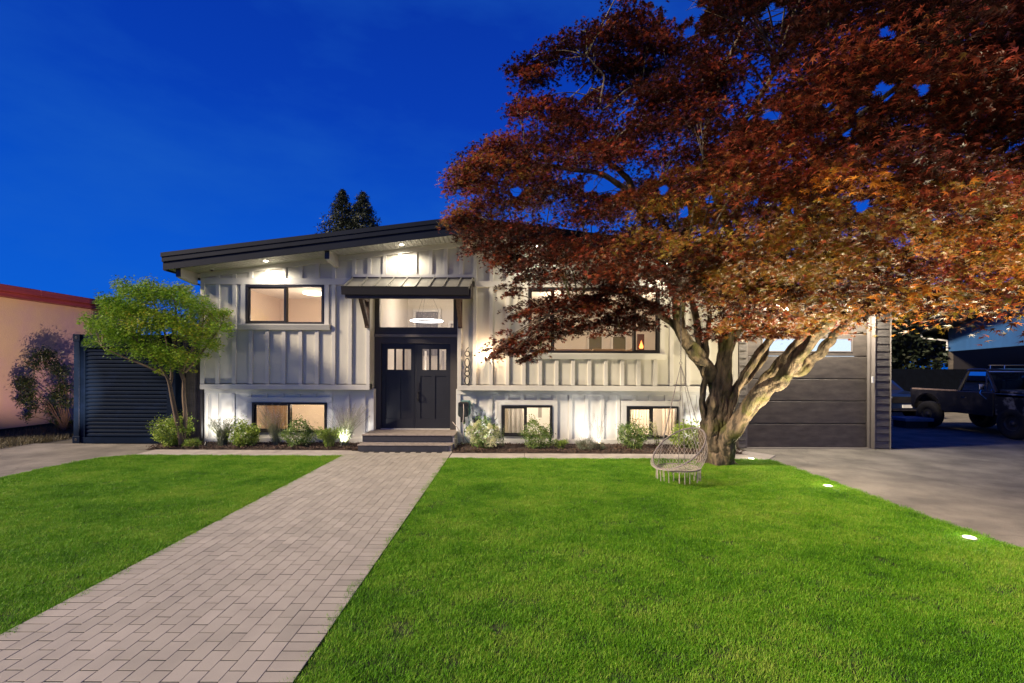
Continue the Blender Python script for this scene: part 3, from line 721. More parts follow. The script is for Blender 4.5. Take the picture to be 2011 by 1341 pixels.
hb(MB().prism([(10.43, zcf - .005), (10.43, zcf - .17), (10.36, zcf - .17), (10.335, zcf - .03), (10.325, zcf + .005)], 'x', fx0 - .01, fx1), 'gutter', M_black, can)
hb(MB().prism([(10.46, zcf - .04), (YU - .08, zcb - .05), (YU - .08, 3.42), (10.46, 3.42)], 'x', fx0 + .04, fx0 + .12), 'canopy_beam', M_brownblk, can)
hb(MB().prism([(10.46, zcf - .04), (YU - .08, zcb - .05), (YU - .08, 3.42), (10.46, 3.42)], 'x', fx1 - .04, fx1 + .04), 'canopy_beam', M_brownblk, can)
hb(MB().box(fx0 + .04, fx1 + .04, 10.44, 10.53, 3.34, 3.45), 'canopy_beam', M_brownblk, can)
hb(MB().box(fx0 + .13, fx1 - .05, 10.54, YU - .05, 3.45, 3.47), 'canopy_ceiling', M_soffit, can)
for X in (PX(724, YU) + .02 - .04, PX(904, YU)):
    hb(MB().box(X - .05, X + .05, YU - .10, YU - BD - .012, 2.74, 3.44), 'brace', M_wood, can, bevel=.008)
    hb(MB().prism([(10.54, 3.34), (10.66, 3.34), (YU - .10, 2.93), (YU - .10, 2.78), (10.92, 2.90)], 'x', X - .045, X + .045), 'brace', M_wood, can)
    hb(MB().box(X - .05, X + .05, 10.54, YU - .05, 3.342, 3.445), 'brace', M_wood, can)
# house number 6 0 8 0, one above the other
def ring_pts(cx, cz, rx, rz, n=22, a0=0, a1=2*math.pi): return [(cx + rx*math.cos(a0+(a1-a0)*i/(n-1)), cz + rz*math.sin(a0+(a1-a0)*i/(n-1))) for i in range(n)]
nx = PX(917.5, YU - .06); ny = YU - .055
def digit(paths):
    mb = MB()
    for p in paths: mb.tube([(a, ny, b) for a, b in p], .0125, 6)
    hb(mb, 'house_number', M_black)
def nz(y): return PZ(917, y, ny)
c6 = nz(694.5); digit([ring_pts(nx, c6, .054, .062), [(nx - .050, c6 + .018), (nx - .02, c6 + .09), (nx + .03, c6 + .150)]])
digit([ring_pts(nx, nz(712), .052, .098)])
digit([ring_pts(nx, nz(724.8), .044, .044), ring_pts(nx, nz(733.4), .053, .056)])
digit([ring_pts(nx, nz(747), .052, .098)])
# wall sconce beside the numbers, partly behind the maple
LIGHTS = []
def lamp(kind, loc, power, col, size=.05, dirn=None, angle=120, blend=1, parent=None, name='lamp'):
    d = bpy.data.lights.new(name, kind); d.energy = power; d.color = col
    if kind == 'AREA': d.size = size
    else: d.shadow_soft_size = size
    if kind == 'SPOT': d.spot_size = R(angle); d.spot_blend = blend
    o = bpy.data.objects.new(name, d); COL.objects.link(o); o.location = loc
    if dirn is not None: o.rotation_euler = Vector(dirn).to_track_quat('-Z', 'Y').to_euler()
    if parent:
        o.parent = parent; o.location = Vector(loc) - Vector(parent.location)
    return o
WARM = (1.0, .80, .58); NEUT = (1.0, .90, .76); COOL = (.90, .95, 1.0)
M_disc = emit('lamp_disc', (1, .88, .70), 26); M_discc = emit('cool_lamp_disc', (.95, .97, 1), 14)
def pot(px_, py=None, power=26, X=None, name='soffit_light'):
    X = X if X is not None else PX(px_, 10.72); z = zs(X) - .012
    r_ = hb(MB().lathe([(.062, .0), (.062, -.010), (.05, -.010)], (X, 10.74, z)), name, M_white)
    d = hb(MB().lathe([(.048, -.012), (.048, -.014)], (X, 10.74, z)), 'lens', M_disc, r_)
    lamp('SPOT', (X, 10.74, z - .04), power, NEUT, .03, (0, -.0, -1), 165, .6, house, 'soffit_lamp')
pot(520, power=50); pot(787, power=50); pot(1052, power=50); pot(1310, power=50)
# sconce
scx = PX(958, YU); scz = PZ(958, 700, YU)
sc = hb(MB().box(scx - .03, scx + .03, YU - .06, YU - BD - .001, scz - .07, scz + .02), 'wall_sconce', M_black, bevel=.004)
hb(MB().lathe([(.018, -.03), (.05, -.055), (.05, -.062)], (scx, YU - .12, scz), 14), 'shade', M_black, sc)
hb(MB().box(scx - .006, scx + .006, YU - .12, YU - .055, scz - .035, scz - .025), 'arm', M_black, sc)
hb(MB().lathe([(.01, -.04), (.028, -.02), (.03, .005), (.018, .035), (.004, .042)], (scx, YU - .12, scz), 12), 'bulb', M_disc, sc, smooth=True)
lamp('POINT', (scx, YU - .17, scz + .03), 24, (1, .68, .42), .04, parent=house, name='sconce_lamp')
# security camera under the soffit
scm = at(416, 529, 10.85)
cm = hb(MB().lathe([(.03, .05), (.045, .04), (.045, .0), (.02, -.01)], tuple(scm), 14), 'security_camera', M_white, smooth=True)
hb(MB().lathe([(.006, -.045), (.03, -.03), (.034, -.008), (.02, .0)], tuple(scm), 14), 'lens', M_black, cm, smooth=True)
# gutter downpipe at the left corner
dp = PX(385, 10.9)
hb(MB().tube([(EV0 + .10, 10.9, zs(EV0) - .03), (EV0 + .12, 10.95, zs(EV0) - .14), (HX0 - .05, 11.2, 3.72), (HX0 - .05, 11.22, .1)], .032, 8), 'downpipe', M_black)
# electrical boxes
hbox('outlet_box', M_black, PX(931, YL), PX(945, YL), YL - .09, YL - .035, PZ(938, 834, YL), PZ(938, 821, YL))
hbox('outlet_box', M_black, PX(905, YL), PX(914, YL), YL - .06, YL - .035, PZ(910, 829, YL), PZ(910, 815, YL))

# ------------------------------------------------------------------ rooms behind the windows
M_in = mat('warm_room_paint', (.72, .60, .48), .8, .04, 1.5); M_inw = mat('white_room_paint', (.80, .76, .70), .75, .03, 2)
M_floor = mat('oak_floor', (.35, .22, .13), .5, .4, 3, stretch=(1, 6, 1)); M_curt = mat('linen_curtain', (.78, .70, .62), .9, .15, 6)
M_greyp = mat('grey_room_panel', (.34, .33, .33), .7, .3, 5, stretch=(6, 1, 1)); M_sofa = mat('tan_sofa', (.55, .38, .24), .85, .1, 5)
def room(x0, x1, y1, z0, z1, wallm, ycut=None):
    y0 = ycut or YU + .165; t = .05; mb = MB()
    mb.box(x0, x1, y1, y1 + t, z0, z1); mb.box(x0 - t, x0, y0, y1, z0, z1); mb.box(x1, x1 + t, y0, y1, z0, z1)
    r_ = hb(mb, 'room_wall', wallm)
    hb(MB().box(x0, x1, y0, y1, z1, z1 + t), 'ceiling', M_inw, r_); hb(MB().box(x0, x1, y0, y1, z0 - t, z0), 'floor', M_floor, r_)
    return r_
# upper left bedroom
b1 = room(-6.9, -3.6, 14.3, 1.5, 3.86, M_in)
hb(MB().lathe([(.28, 0), (.28, -.05), (.2, -.07)], (-5.35, 13.0, 3.858), 20), 'ceiling_light', emit('ceiling_light_glow', (1, .86, .66), 3.0), b1)
lamp('POINT', (-5.35, 12.6, 2.9), 42, WARM, .2, parent=house, name='bedroom_lamp')
# foyer
f1 = room(EX0 + .03, EX1 - .03, 15.0, .30, 4.05, M_inw, YD + .13)
hb(MB().box(-2.95, -2.28, 14.93, 14.995, 2.2, 3.55), 'wall_niche', M_greyp, f1)
for i in range(6): hb(MB().box(-2.93 + i*.11, -2.925 + i*.11 + .012, 14.915, 14.929, 2.2, 3.55), 'groove', M_greyp, f1)
hb(MB().box(-3.05, -2.96, 14.9, 14.99, 1.9, 3.65).box(-2.27, -2.18, 14.9, 14.99, 1.9, 3.65).box(-3.05, -2.18, 14.88, 14.99, 3.56, 3.66), 'casing', M_white, f1)
hb(MB().box(-1.95, -1.88, 14.9, 14.99, 1.9, 3.2).box(-1.95, -1.3, 14.9, 14.99, 3.2, 3.28), 'door_casing', M_white, f1)
hb(MB().box(-1.85, -1.32, 14.94, 14.99, 1.9, 3.15), 'interior_door', M_inw, f1)
hb(MB().box(-2.95, -2.70, 14.80, 14.92, 2.55, 2.95), 'box_shelf', M_sofa, f1)
for i, x in enumerate((-3.1, -2.72, -2.45, -1.95, -1.6, -1.45)): hb(MB().box(x, x + .05, 13.6, 13.66, .3, 2.3), 'stair_post', (M_in, M_greyp, M_white, M_greyp, M_in, M_white)[i], f1)
pc = at(838, 630, 12.7)
pen = empty('ring_pendant', (pc.x, 12.7, pc.z), 0, 'glowing white ring pendant lamp seen through the window above the doors', 'pendant lamp')
o = MB().tube([(.42*math.cos(a), .42*math.sin(a), 0) for a in np.linspace(0, 2*math.pi, 33)[:-1]], .017, 8, closed=True).build('ring', emit('ring_glow', (1, .97, .92), 4), pen)
mb = MB()
for a in (0, 2.1, 4.2): mb.tube([(.42*math.cos(a), .42*math.sin(a), .02), (0, 0, 4.04 - pc.z)], .003, 4)
mb.build('cord', M_black, pen)
lamp('POINT', (-2.25, 13.0, 3.35), 24, (1, .84, .66), .25, parent=house, name='foyer_lamp')
lamp('POINT', (-2.25, 13.2, 1.6), 13, (1, .80, .6), .25, parent=house, name='foyer_lamp')
# living room
v1 = room(-.4, 5.0, 16.5, 1.45, 3.9, M_inw)
for (xa, ya, xb, yb) in ((1157, 661, 1182, 683), (1204, 661, 1229, 683)):
    a = at(xa, ya, 16.4); b = at(xb, yb, 16.4)
    hb(MB().box(a.x, b.x, 16.44, 16.49, 1.5, a.z), 'cabinet', mat('olive_cabinet', (.16, .15, .10), .6), v1)
    hb(MB().box(a.x - .06, a.x, 16.41, 16.49, 1.5, a.z + .08).box(b.x, b.x + .06, 16.41, 16.49, 1.5, a.z + .08).box(a.x, b.x, 16.41, 16.49, a.z, a.z + .08), 'casing', M_white, v1)
a = at(1251, 656, 15.0); b = at(1264.5, 684, 15.0)
pf = hb(MB().box(a.x, b.x, 14.95, 15.0, 2.2, a.z), 'fireplace_screen', mat('dark_screen', (.06, .02, .015), .4), v1)
hb(MB().lathe([(.05, 0), (.07, .05), (.03, .16), (.002, .25)], ((a.x+b.x)/2, 14.9, 2.45), 10), 'flame', emit('flame_glow', (1, .25, .06), 3), v1)
sofa = empty('sofa', at(1180, 700, 12.4), 0, 'tan sofa with its back against the large living room window', 'sofa')
szt = PZ(1180, 686, 12.4); sz0 = sofa.location.z
def sf(n, *b): 
    mb = MB().box(*b); mb.build(n, M_sofa, sofa, bevel=.03)
sf('back_cushion', -1.2, -.25, -.12, .1, -.35, szt - sz0); sf('back_cushion', -.23, .62, -.12, .1, -.35, szt - sz0 + .01); sf('back_cushion', .64, 1.5, -.12, .1, -.35, szt - sz0 - .01)
MB().prism([(-.30, .0), (-.27, .17), (.0, .14), (.1, .0)], 'y', .12, .2).build('pillow', M_sofa, sofa); MB().prism([(.55, .0), (.85, .23), (1.2, .05)], 'y', .12, .2).build('pillow', M_sofa, sofa)
sf('seat', -1.2, 1.5, .1, .9, -.45, -.25)
lamp('POINT', (1.2, 13.4, 3.3), 44, WARM, .25, parent=house, name='living_lamp'); lamp('POINT', (3.6, 13.4, 3.3), 44, WARM, .25, parent=house, name='living_lamp')
# lower rooms
g1 = room(-6.9, -3.7, 13.2, -.85, 1.24, M_in, YL + .165)
a = at(521, 800, 13.1); b = at(560, 848, 13.1)
hb(MB().box(a.x, b.x, 13.12, 13.19, -.85, 1.15), 'plank_door', mat('plank_door_wood', (.42, .27, .15), .6, .4, 3, stretch=(8, 1, 1)), g1)
lamp('POINT', (-5.2, 11.9, .9), 36, WARM, .12, parent=house, name='lower_lamp')
g2 = room(-.6, 1.6, 13.0, -.85, 1.24, M_inw, YL + .165)
a = at(999, 800, 11.9); b = at(1027, 800, 11.9)
mbc = MB()
def curtain(x0, x1, y, z0, z1, m_, par, folds=5):
    n = folds * 8; vs = []; 
    for j, z in enumerate((z0, z1)):
        for i in range(n + 1):
            t = i / n; vs.append((x0 + (x1 - x0)*t, y + .03*math.sin(t*folds*2*math.pi), z))
    fs = [(i, i+1, n+2+i, n+1+i) for i in range(n)]
    hb(MB().add(vs, fs), 'curtain', m_, par)
curtain(PX(999, 12.5), PX(1027, 12.5), 12.5, -.6, 1.15, M_greyp, g2, 3)
a = at(1057, 800, 12.9); b = at(1064, 820, 12.9)
hb(MB().box(a.x - .35, a.x + .45, 12.94, 12.99, -.85, 1.18), 'interior_door', M_white, g2); hb(MB().box(a.x, b.x, 12.92, 12.938, b.z, a.z), 'door_window', M_greyp, g2)
lamp('POINT', (.5, 11.8, .9), 34, WARM, .12, parent=house, name='lower_lamp')
g3 = room(2.2, 4.6, 13.0, -.85, 1.24, M_inw, YL + .165)
curtain(PX(1240, 12.5), PX(1276, 12.5), 12.5, -.6, 1.15, M_curt, g3, 6); curtain(PX(1300, 12.5), PX(1326, 12.5), 12.5, -.6, 1.15, M_curt, g3, 4)
lamp('POINT', (3.4, 11.8, .9), 34, WARM, .12, parent=house, name='lower_lamp')

# ------------------------------------------------------------------ garage wing
gar = empty('garage_wing', (7.1, 11.1, 0), 0, 'dark garage wing with a wide sectional door right of the maple trunk', 'garage')
def gb(mb, name, m_, parent=None, **k):
    mb.v = [(a - 7.1, b - 11.1, c) for a, b, c in mb.v]; return mb.build(name, m_, parent or gar, **k)
YG = 11.0
gx0, gx1 = PX(1463, YG + .18), PX(1703, YG + .18)
GR = PX(1756, YG - .1)
gzt = PZ(1600, 612, YG + .18)
gz = lambda y: PZ(1600, y, YG + .18)
secs = [gz(876.5), gz(832), gz(787.5), gz(744), gz(699.5), gz(655), gz(612)]
wins = [(PX(1496, YG+.18), PX(1576, YG+.18)), (PX(1590, YG+.18), PX(1674, YG+.18))]
dr = gb(MB().box(gx0 + .01, gx1 - .01, YG + .23, YG + .25, 0.0, secs[4]).box(gx0 + .01, gx1 - .01, YG + .23, YG + .25, secs[5], secs[-1]), 'garage_door', M_garage)
wz0, wz1 = gz(691), gz(664)
for i in range(6):
    a, b = secs[i] + .009, secs[i+1] - .009; y0, y1 = YG + .18, YG + .225
    if i == 0: a = .012
    mb = MB()
    if i == 4:
        mb.box(gx0 + .01, wins[0][0], y0, y1, a, b).box(wins[0][1], wins[1][0], y0, y1, a, b).box(wins[1][1], gx1 - .01, y0, y1, a, b)
        for u, v in wins: mb.box(u, v, y0, y1, a, wz0).box(u, v, y0, y1, wz1, b)
    else: mb.box(gx0 + .01, gx1 - .01, y0, y1, a, b)
    gb(mb, 'door_section', M_garage, dr, bevel=.008)
M_gwin = emit('garage_light_glow', (.70, .85, 1), .85)
for u, v in wins:
    f = .022; mb = MB().box(u, v, YG + .17, YG + .2, wz0, wz0 + f).box(u, v, YG + .17, YG + .2, wz1 - f, wz1).box(u, u + f, YG + .17, YG + .2, wz0 + f, wz1 - f).box(v - f, v, YG + .17, YG + .2, wz0 + f, wz1 - f)
    gb(mb, 'window_frame', M_gtrim, dr); gb(MB().box(u + f, v - f, YG + .19, YG + .195, wz0 + f, wz1 - f), 'pane', M_glass, dr)
# glowing sheet behind the panes, standing in for the lit garage interior
dr_cut = None
gb(MB().box(wins[0][0] - .1, wins[1][1] + .1, YG + .262, YG + .27, wz0 - .1, wz1 + .1), 'glow_sheet', M_gwin, dr)
for ob in (dr,):
    pass
gb(MB().box(gx0 - .035, gx0, YG + .05, YG + .26, 0, gzt), 'jamb', M_gtrim); gb(MB().box(gx1, gx1 + .05, YG + .10, YG + .26, 0, gzt), 'jamb', M_gtrim)
gb(MB().box(gx1 + .05, PX(1717, YG), YG - .02, YG + .3, 0, gzt + .0), 'door_casing', M_gtrim, bevel=.004)
gb(MB().box(gx0 - .12, PX(1717, YG), YG - .03, YG + .28, gzt + .001, gzt + .17), 'header', mat('header_paint', (.33, .29, .24), .6, .1, 3), bevel=.004)
gb(MB().box(gx0 - .02, gx1 + .02, YG + .02, YG + .18, 0, .012), 'threshold', M_gtrim)
# plank cladding right and left of the door
M_clad = mat('charcoal_cladding', (.20, .18, .155), .6, .0, 5, col2=(.08, .07, .06), stretch=(1, 1, 10), bump=.6, bscale=25, detail=9, lo=.3, hi=.68)
cl0, cl1 = PX(1718, YG), PX(1748, YG)
z = .02; gtop = 3.42; i = 0
while z < gtop - .02:
    h = min(.172, gtop - z)
    gb(MB().prism([(YG - .004, z), (YG + .008, z + h - .012), (YG + .03, z + h - .006), (YG + .03, z)], 'x', cl0, cl1), 'plank', M_clad)
    gb(MB().prism([(YG + .016, z), (YG + .028, z + h - .012), (YG + .05, z + h - .006), (YG + .05, z)], 'x', HX1 + .01, gx0 - .04), 'plank', M_clad)
    z += .172
gb(MB().box(cl1, GR, YG - .03, YG + .08, 0, 3.45), 'corner_board', M_gtrim, bevel=.004)
gb(MB().box(HX1 + .01, gx0 - .1, YG + .051, YG + .2, 0, 3.45).box(cl0 - .02, GR - .02, YG + .09, YG + .3, 0, 3.45).box(HX1 + .01, GR - .02, YG + .19, YG + .3, gzt + .18, 3.45), 'backing_wall', M_garage)
gb(MB().box(GR - .12, GR - .01, YG + .3, 20.0, 0, 3.45), 'side_wall', M_clad)
gb(MB().box(HX1 - .2, GR - .1, 20.0, 20.1, 0, 3.45), 'back_wall', M_clad)
gb(MB().box(HX1 + .32, GR + .12, YG - .45, 20.2, 3.452, 3.66), 'roof', M_roof)
gb(MB().box(HX1 + .32, GR + .14, YG - .49, YG - .452, 3.43, 3.68), 'fascia_board', M_fascia)
gb(MB().box(HX1 + .33, GR + .10, YG - .45, YG - .03, 3.43, 3.45), 'soffit', M_soffit)
gb(MB().box(gx0 + .0, gx1 + .1, YG - .0, YG + .18, gzt + .172, 3.43), 'upper_panel', M_low)
gb(MB().box(PX(1710, YG), PX(1713.5, YG), YG - .05, YG - .022, PZ(1711, 752, YG), PZ(1711, 739, YG)), 'keypad', M_white, bevel=.003)
for X in (6.15, 7.75):
    r_ = gb(MB().lathe([(.062, .0), (.062, -.012), (.05, -.012)], (X, YG - .26, 3.43)), 'soffit_light', M_white)
    gb(MB().lathe([(.048, -.013), (.048, -.015)], (X, YG - .26, 3.43)), 'lens', M_disc, r_)
    lamp('SPOT', (X, YG - .26, 3.38), 230, NEUT, .04, (0, -.05, -1), 165, .6, gar, 'garage_lamp')

# ------------------------------------------------------------------ lights in the beds and the lawn
def uplight(px_, Y, label, power=36, aim=(0, .85, 1)):
    X = PX(px_, Y, 860)
    Y -= .36; u = empty('garden_uplight', (X, Y, .06), 0, label, 'garden light', 'bullet uplights along the front wall')
    MB().tube([(0, 0, -.06), (0, 0, .03)], .006, 6).build('spike', M_black, u)
    MB().tube([(0, -.02, .03), (0, .01, .075), (0, .02, .09)], [.018, .028, .03], 10).build('hood', M_black, u)
    MB().tube([(0, .0195, .0895), (0, .021, .0925)], [.024, .024], 10).build('lens', M_discc, u)
    lamp('SPOT', (X, Y + .03, .17), power, (1, .96, .90), .02, aim, 128, .9, u, 'uplight_lamp')
uplight(424, 10.95, 'small black uplight at the left end of the bed, lighting the pale corner wall')
uplight(682, 10.95, 'small black uplight among the tall mauve stems left of the steps', 36)
uplight(950, 10.98, 'small black uplight behind the cream flowering hydrangea')
uplight(1171, 10.95, 'small black uplight at the foot of the bare red stemmed plant', 34)
uplight(1374, 10.95, 'small black uplight behind the maple trunk')
def wellight(px_, py, label, power, aim=(0, 0, 1), angle=140):
    dy = py - HY - ROLL * (px_ - CX); Y = EYE * FPX / dy; X = (px_ - CX) * Y / FPX
    u = empty('lawn_light', (X, Y, .0), 0, label, 'lawn light', 'round lights set in the right edge of the lawn')
    MB().lathe([(.075, 0), (.075, .026), (.06, .029)], seg=18).build('housing', M_gtrim, u)
    MB().lathe([(.055, .0295), (.05, .033)], seg=18).build('lens', emit('lawn_light_glow', (1, .93, .66), 7), u)
    lamp('SPOT', (X, Y, .1), power, (1, .84, .56), .05, aim, angle, .7, u, 'lawn_lamp'); lamp('POINT', (X, Y, .14), 2.2, (1, .88, .6), .05, parent=u, name='lawn_glow')
wellight(1476, 903, 'round lawn light nearest the maple trunk', 210, (-.2, -.1, 1))
wellight(1627, 957, 'middle round lawn light beside the driveway edge', 500, (.0, .1, 1))
wellight(1905, 1060, 'nearest round lawn light beside the driveway edge', 560, (.15, .1, 1))

fl = empty('added_floodlight', (-8.22, 8.72, -.015), 0, 'small black lamp added at the left edge of the lawn to light the pink wall', 'added_floodlight')  # unseen lamp, added to brighten the pink wall
MB().tube([(0, 0, -.05), (0, 0, .035)], .006, 6).build('spike', M_black, fl)
MB().prism([(-.03, .0), (.02, .0), (.02, .03), (-.03, .038)], 'y', -.03, .03).build('body', M_black, fl, bevel=.006)
MB().box(-.036, -.0305, -.02, .02, .012, .032).build('lens', M_white, fl)
lamp('SPOT', (-8.42, 8.84, .14), 1150, (1, .74, .62), .03, (-5.4, 5.0, 2.6), 42, .6, fl, 'added_flood_lamp')
# ------------------------------------------------------------------ big Japanese maple
TY = 9.35
def mk(pts, Y0, Y1, r0, r1):
    n = len(pts); out = []; rad = []
    for i, (x, y) in enumerate(pts):
        t = i / (n - 1); Y = Y0 + (Y1 - Y0) * t; out.append(at(x, y, Y)); rad.append((r0 + (r1 - r0) * t) * Y / FPX)
    return smooth(out, rad)
def smooth(P, Rr, sub=7):
    out, rr = [], []
    n = len(P)
    for i in range(n - 1):
        p0 = P[max(i-1, 0)]; p1 = P[i]; p2 = P[i+1]; p3 = P[min(i+2, n-1)]
        for k in range(sub):
            t = k / sub
            out.append(.5 * ((2*p1) + (p2 - p0)*t + (2*p0 - 5*p1 + 4*p2 - p3)*t*t + (3*p1 - p0 - 3*p2 + p3)*t*t*t)); rr.append(Rr[i] + (Rr[i+1] - Rr[i])*t)
    out.append(P[-1]); rr.append(Rr[-1]); return out, rr
LIMBS = [
 # px path, depth start, depth end, radius px start, end
 ([(1402, 912), (1400, 885), (1398, 855), (1402, 825), (1410, 790), (1417, 750), (1424, 700), (1430, 655), (1440, 600), (1446, 545), (1440, 490), (1420, 420), (1396, 360), (1385, 290)], 9.3, 8.2, 25, 4),
 ([(1398, 845), (1404, 800), (1408, 765), (1398, 735), (1382, 712), (1362, 690), (1345, 668), (1335, 640), (1332, 605), (1335, 560), (1338, 510), (1345, 460), (1358, 425), (1345, 385), (1322, 368), (1300, 350)], 9.2, 8.0, 18, 4),
 ([(1421, 912), (1422, 885), (1432, 858), (1452, 828), (1478, 792), (1500, 765), (1530, 750), (1548, 732), (1562, 708), (1586, 678), (1610, 650), (1634, 624), (1660, 592), (1690, 560), (1730, 525), (1778, 500), (1818, 478), (1870, 462), (1931, 437), (1990, 420)], 9.25, 5.2, 19, 4),
 ([(1545, 740), (1573, 724), (1598, 703), (1622, 678), (1645, 655), (1664, 632), (1700, 600)], 8.5, 7.6, 11, 6),
 ([(1470, 800), (1500, 750), (1523, 727), (1545, 702), (1565, 674), (1586, 648), (1600, 590), (1612, 520), (1640, 450), (1620, 360), (1618, 288), (1662, 250), (1706, 213), (1746, 182), (1784, 138)], 9.2, 6.6, 12, 4),
 ([(1418, 850), (1432, 800), (1452, 755), (1470, 725), (1500, 682), (1522, 655), (1560, 600), (1590, 540), (1600, 480)], 9.0, 8.2, 9, 5),
 ([(1430, 780), (1462, 745), (1490, 715), (1505, 690), (1515, 655), (1520, 600), (1530, 520), (1560, 430)], 9.5, 9.0, 8, 4),
 ([(1392, 850), (1383, 815), (1380, 785), (1382, 750), (1381, 725), (1388, 690), (1388, 655), (1395, 620), (1380, 560)], 9.1, 8.7, 6.5, 4),
 ([(1338, 655), (1322, 637), (1296, 617), (1273, 595), (1250, 583), (1200, 575), (1140, 590), (1080, 620)], 8.9, 8.1, 8, 2.5),
 ([(1428, 690), (1450, 640), (1468, 610), (1500, 560), (1520, 500), (1545, 420), (1560, 330), (1558, 272), (1563, 194)], 9.2, 7.2, 10, 4),
 ([(1332, 600), (1318, 560), (1290, 500), (1265, 440), (1248, 385), (1226, 344), (1201, 322), (1189, 307), (1192, 282)], 8.6, 7.8, 9, 3),
 ([(1385, 700), (1372, 660), (1362, 600), (1330, 560), (1250, 520), (1150, 480), (1060, 460), (980, 450)], 9.0, 8.6, 8, 2.5),
 ([(1440, 600), (1460, 520), (1450, 420), (1430, 330), (1458, 247), (1486, 200), (1527, 131)], 8.6, 7.2, 9, 3.5),
 ([(1600, 560), (1640, 470), (1605, 400), (1596, 276), (1605, 238), (1649, 188)], 7.8, 6.4, 7, 4),
 ([(1660, 592), (1720, 480), (1780, 380), (1860, 300), (1960, 230), (2060, 160)], 6.8, 5.4, 8, 3),
 ([(1340, 520), (1290, 420), (1200, 350), (1100, 330), (1000, 330), (930, 340)], 8.5, 8.3, 7, 2.5),
 ([(1385, 290), (1330, 220), (1250, 170), (1182, 215), (1184, 150), (1150, 110)], 8.2, 7.9, 3.5, 1.2),
 ([(1385, 290), (1400, 200), (1440, 100), (1480, 0), (1520, -100)], 8.2, 7.6, 6, 3),
]
tree = empty('japanese_maple', tuple(at(1405, 906, TY).xy) + (0,), 0, 'large spreading red leaved maple with a twisted trunk on the right lawn', 'tree')
T0 = Vector(tree.location)
tb = MB(); SK = []
for i, L in enumerate(LIMBS):
    P, rr = mk(*L)
    # gentle wiggle
    for j in range(len(P)):
        s = .045 if i not in (0, 2) else .025
        P[j] = P[j] + Vector((mnoise.noise(Vector((j*.2, i, 0))), mnoise.noise(Vector((j*.2, i, 5))) * 1.5, mnoise.noise(Vector((j*.2, i, 9))))) * s
    if i in (0, 2):
        for j in range(min(9, len(rr))): rr[j] *= 1 + .30 * (1 - j / 9) ** 2
        P[0] = Vector((P[0].x, P[0].y, -.08))
    tb.tube([p - T0 for p in P], rr, 40 if i < 6 else 14, jit=.16, flute=(.34 if i == 0 else .24) if i < 6 else .2)
    SK += [(p, r) for p, r in zip(P, rr) if p.z > 1.9]
# root flare
for a in range(6):
    an = a * 1.05 + .3
    b0 = Vector((.0 + .12*math.cos(an), .06*math.sin(an), .42)); b1 = Vector((.25*math.cos(an), .20*math.sin(an), .09)); b2 = Vector((.50*math.cos(an), .42*math.sin(an), -.05))
    P, rr = smooth([b0, b1, b2], [.11, .075, .03]); tb.tube([p for p in P], rr, 8, jit=.3)
# swing branch
swing_top = at(1337, 575, 7.55)
P, rr = smooth([at(1334, 610, 8.75), at(1330, 570, 8.3), at(1336, 560, 7.8), at(1340, 566, 7.35), at(1350, 560, 6.9)], [.07, .06, .05, .035, .02])
tb.tube([p - T0 for p in P], rr, 10, jit=.2); SK += list(zip(P, rr))

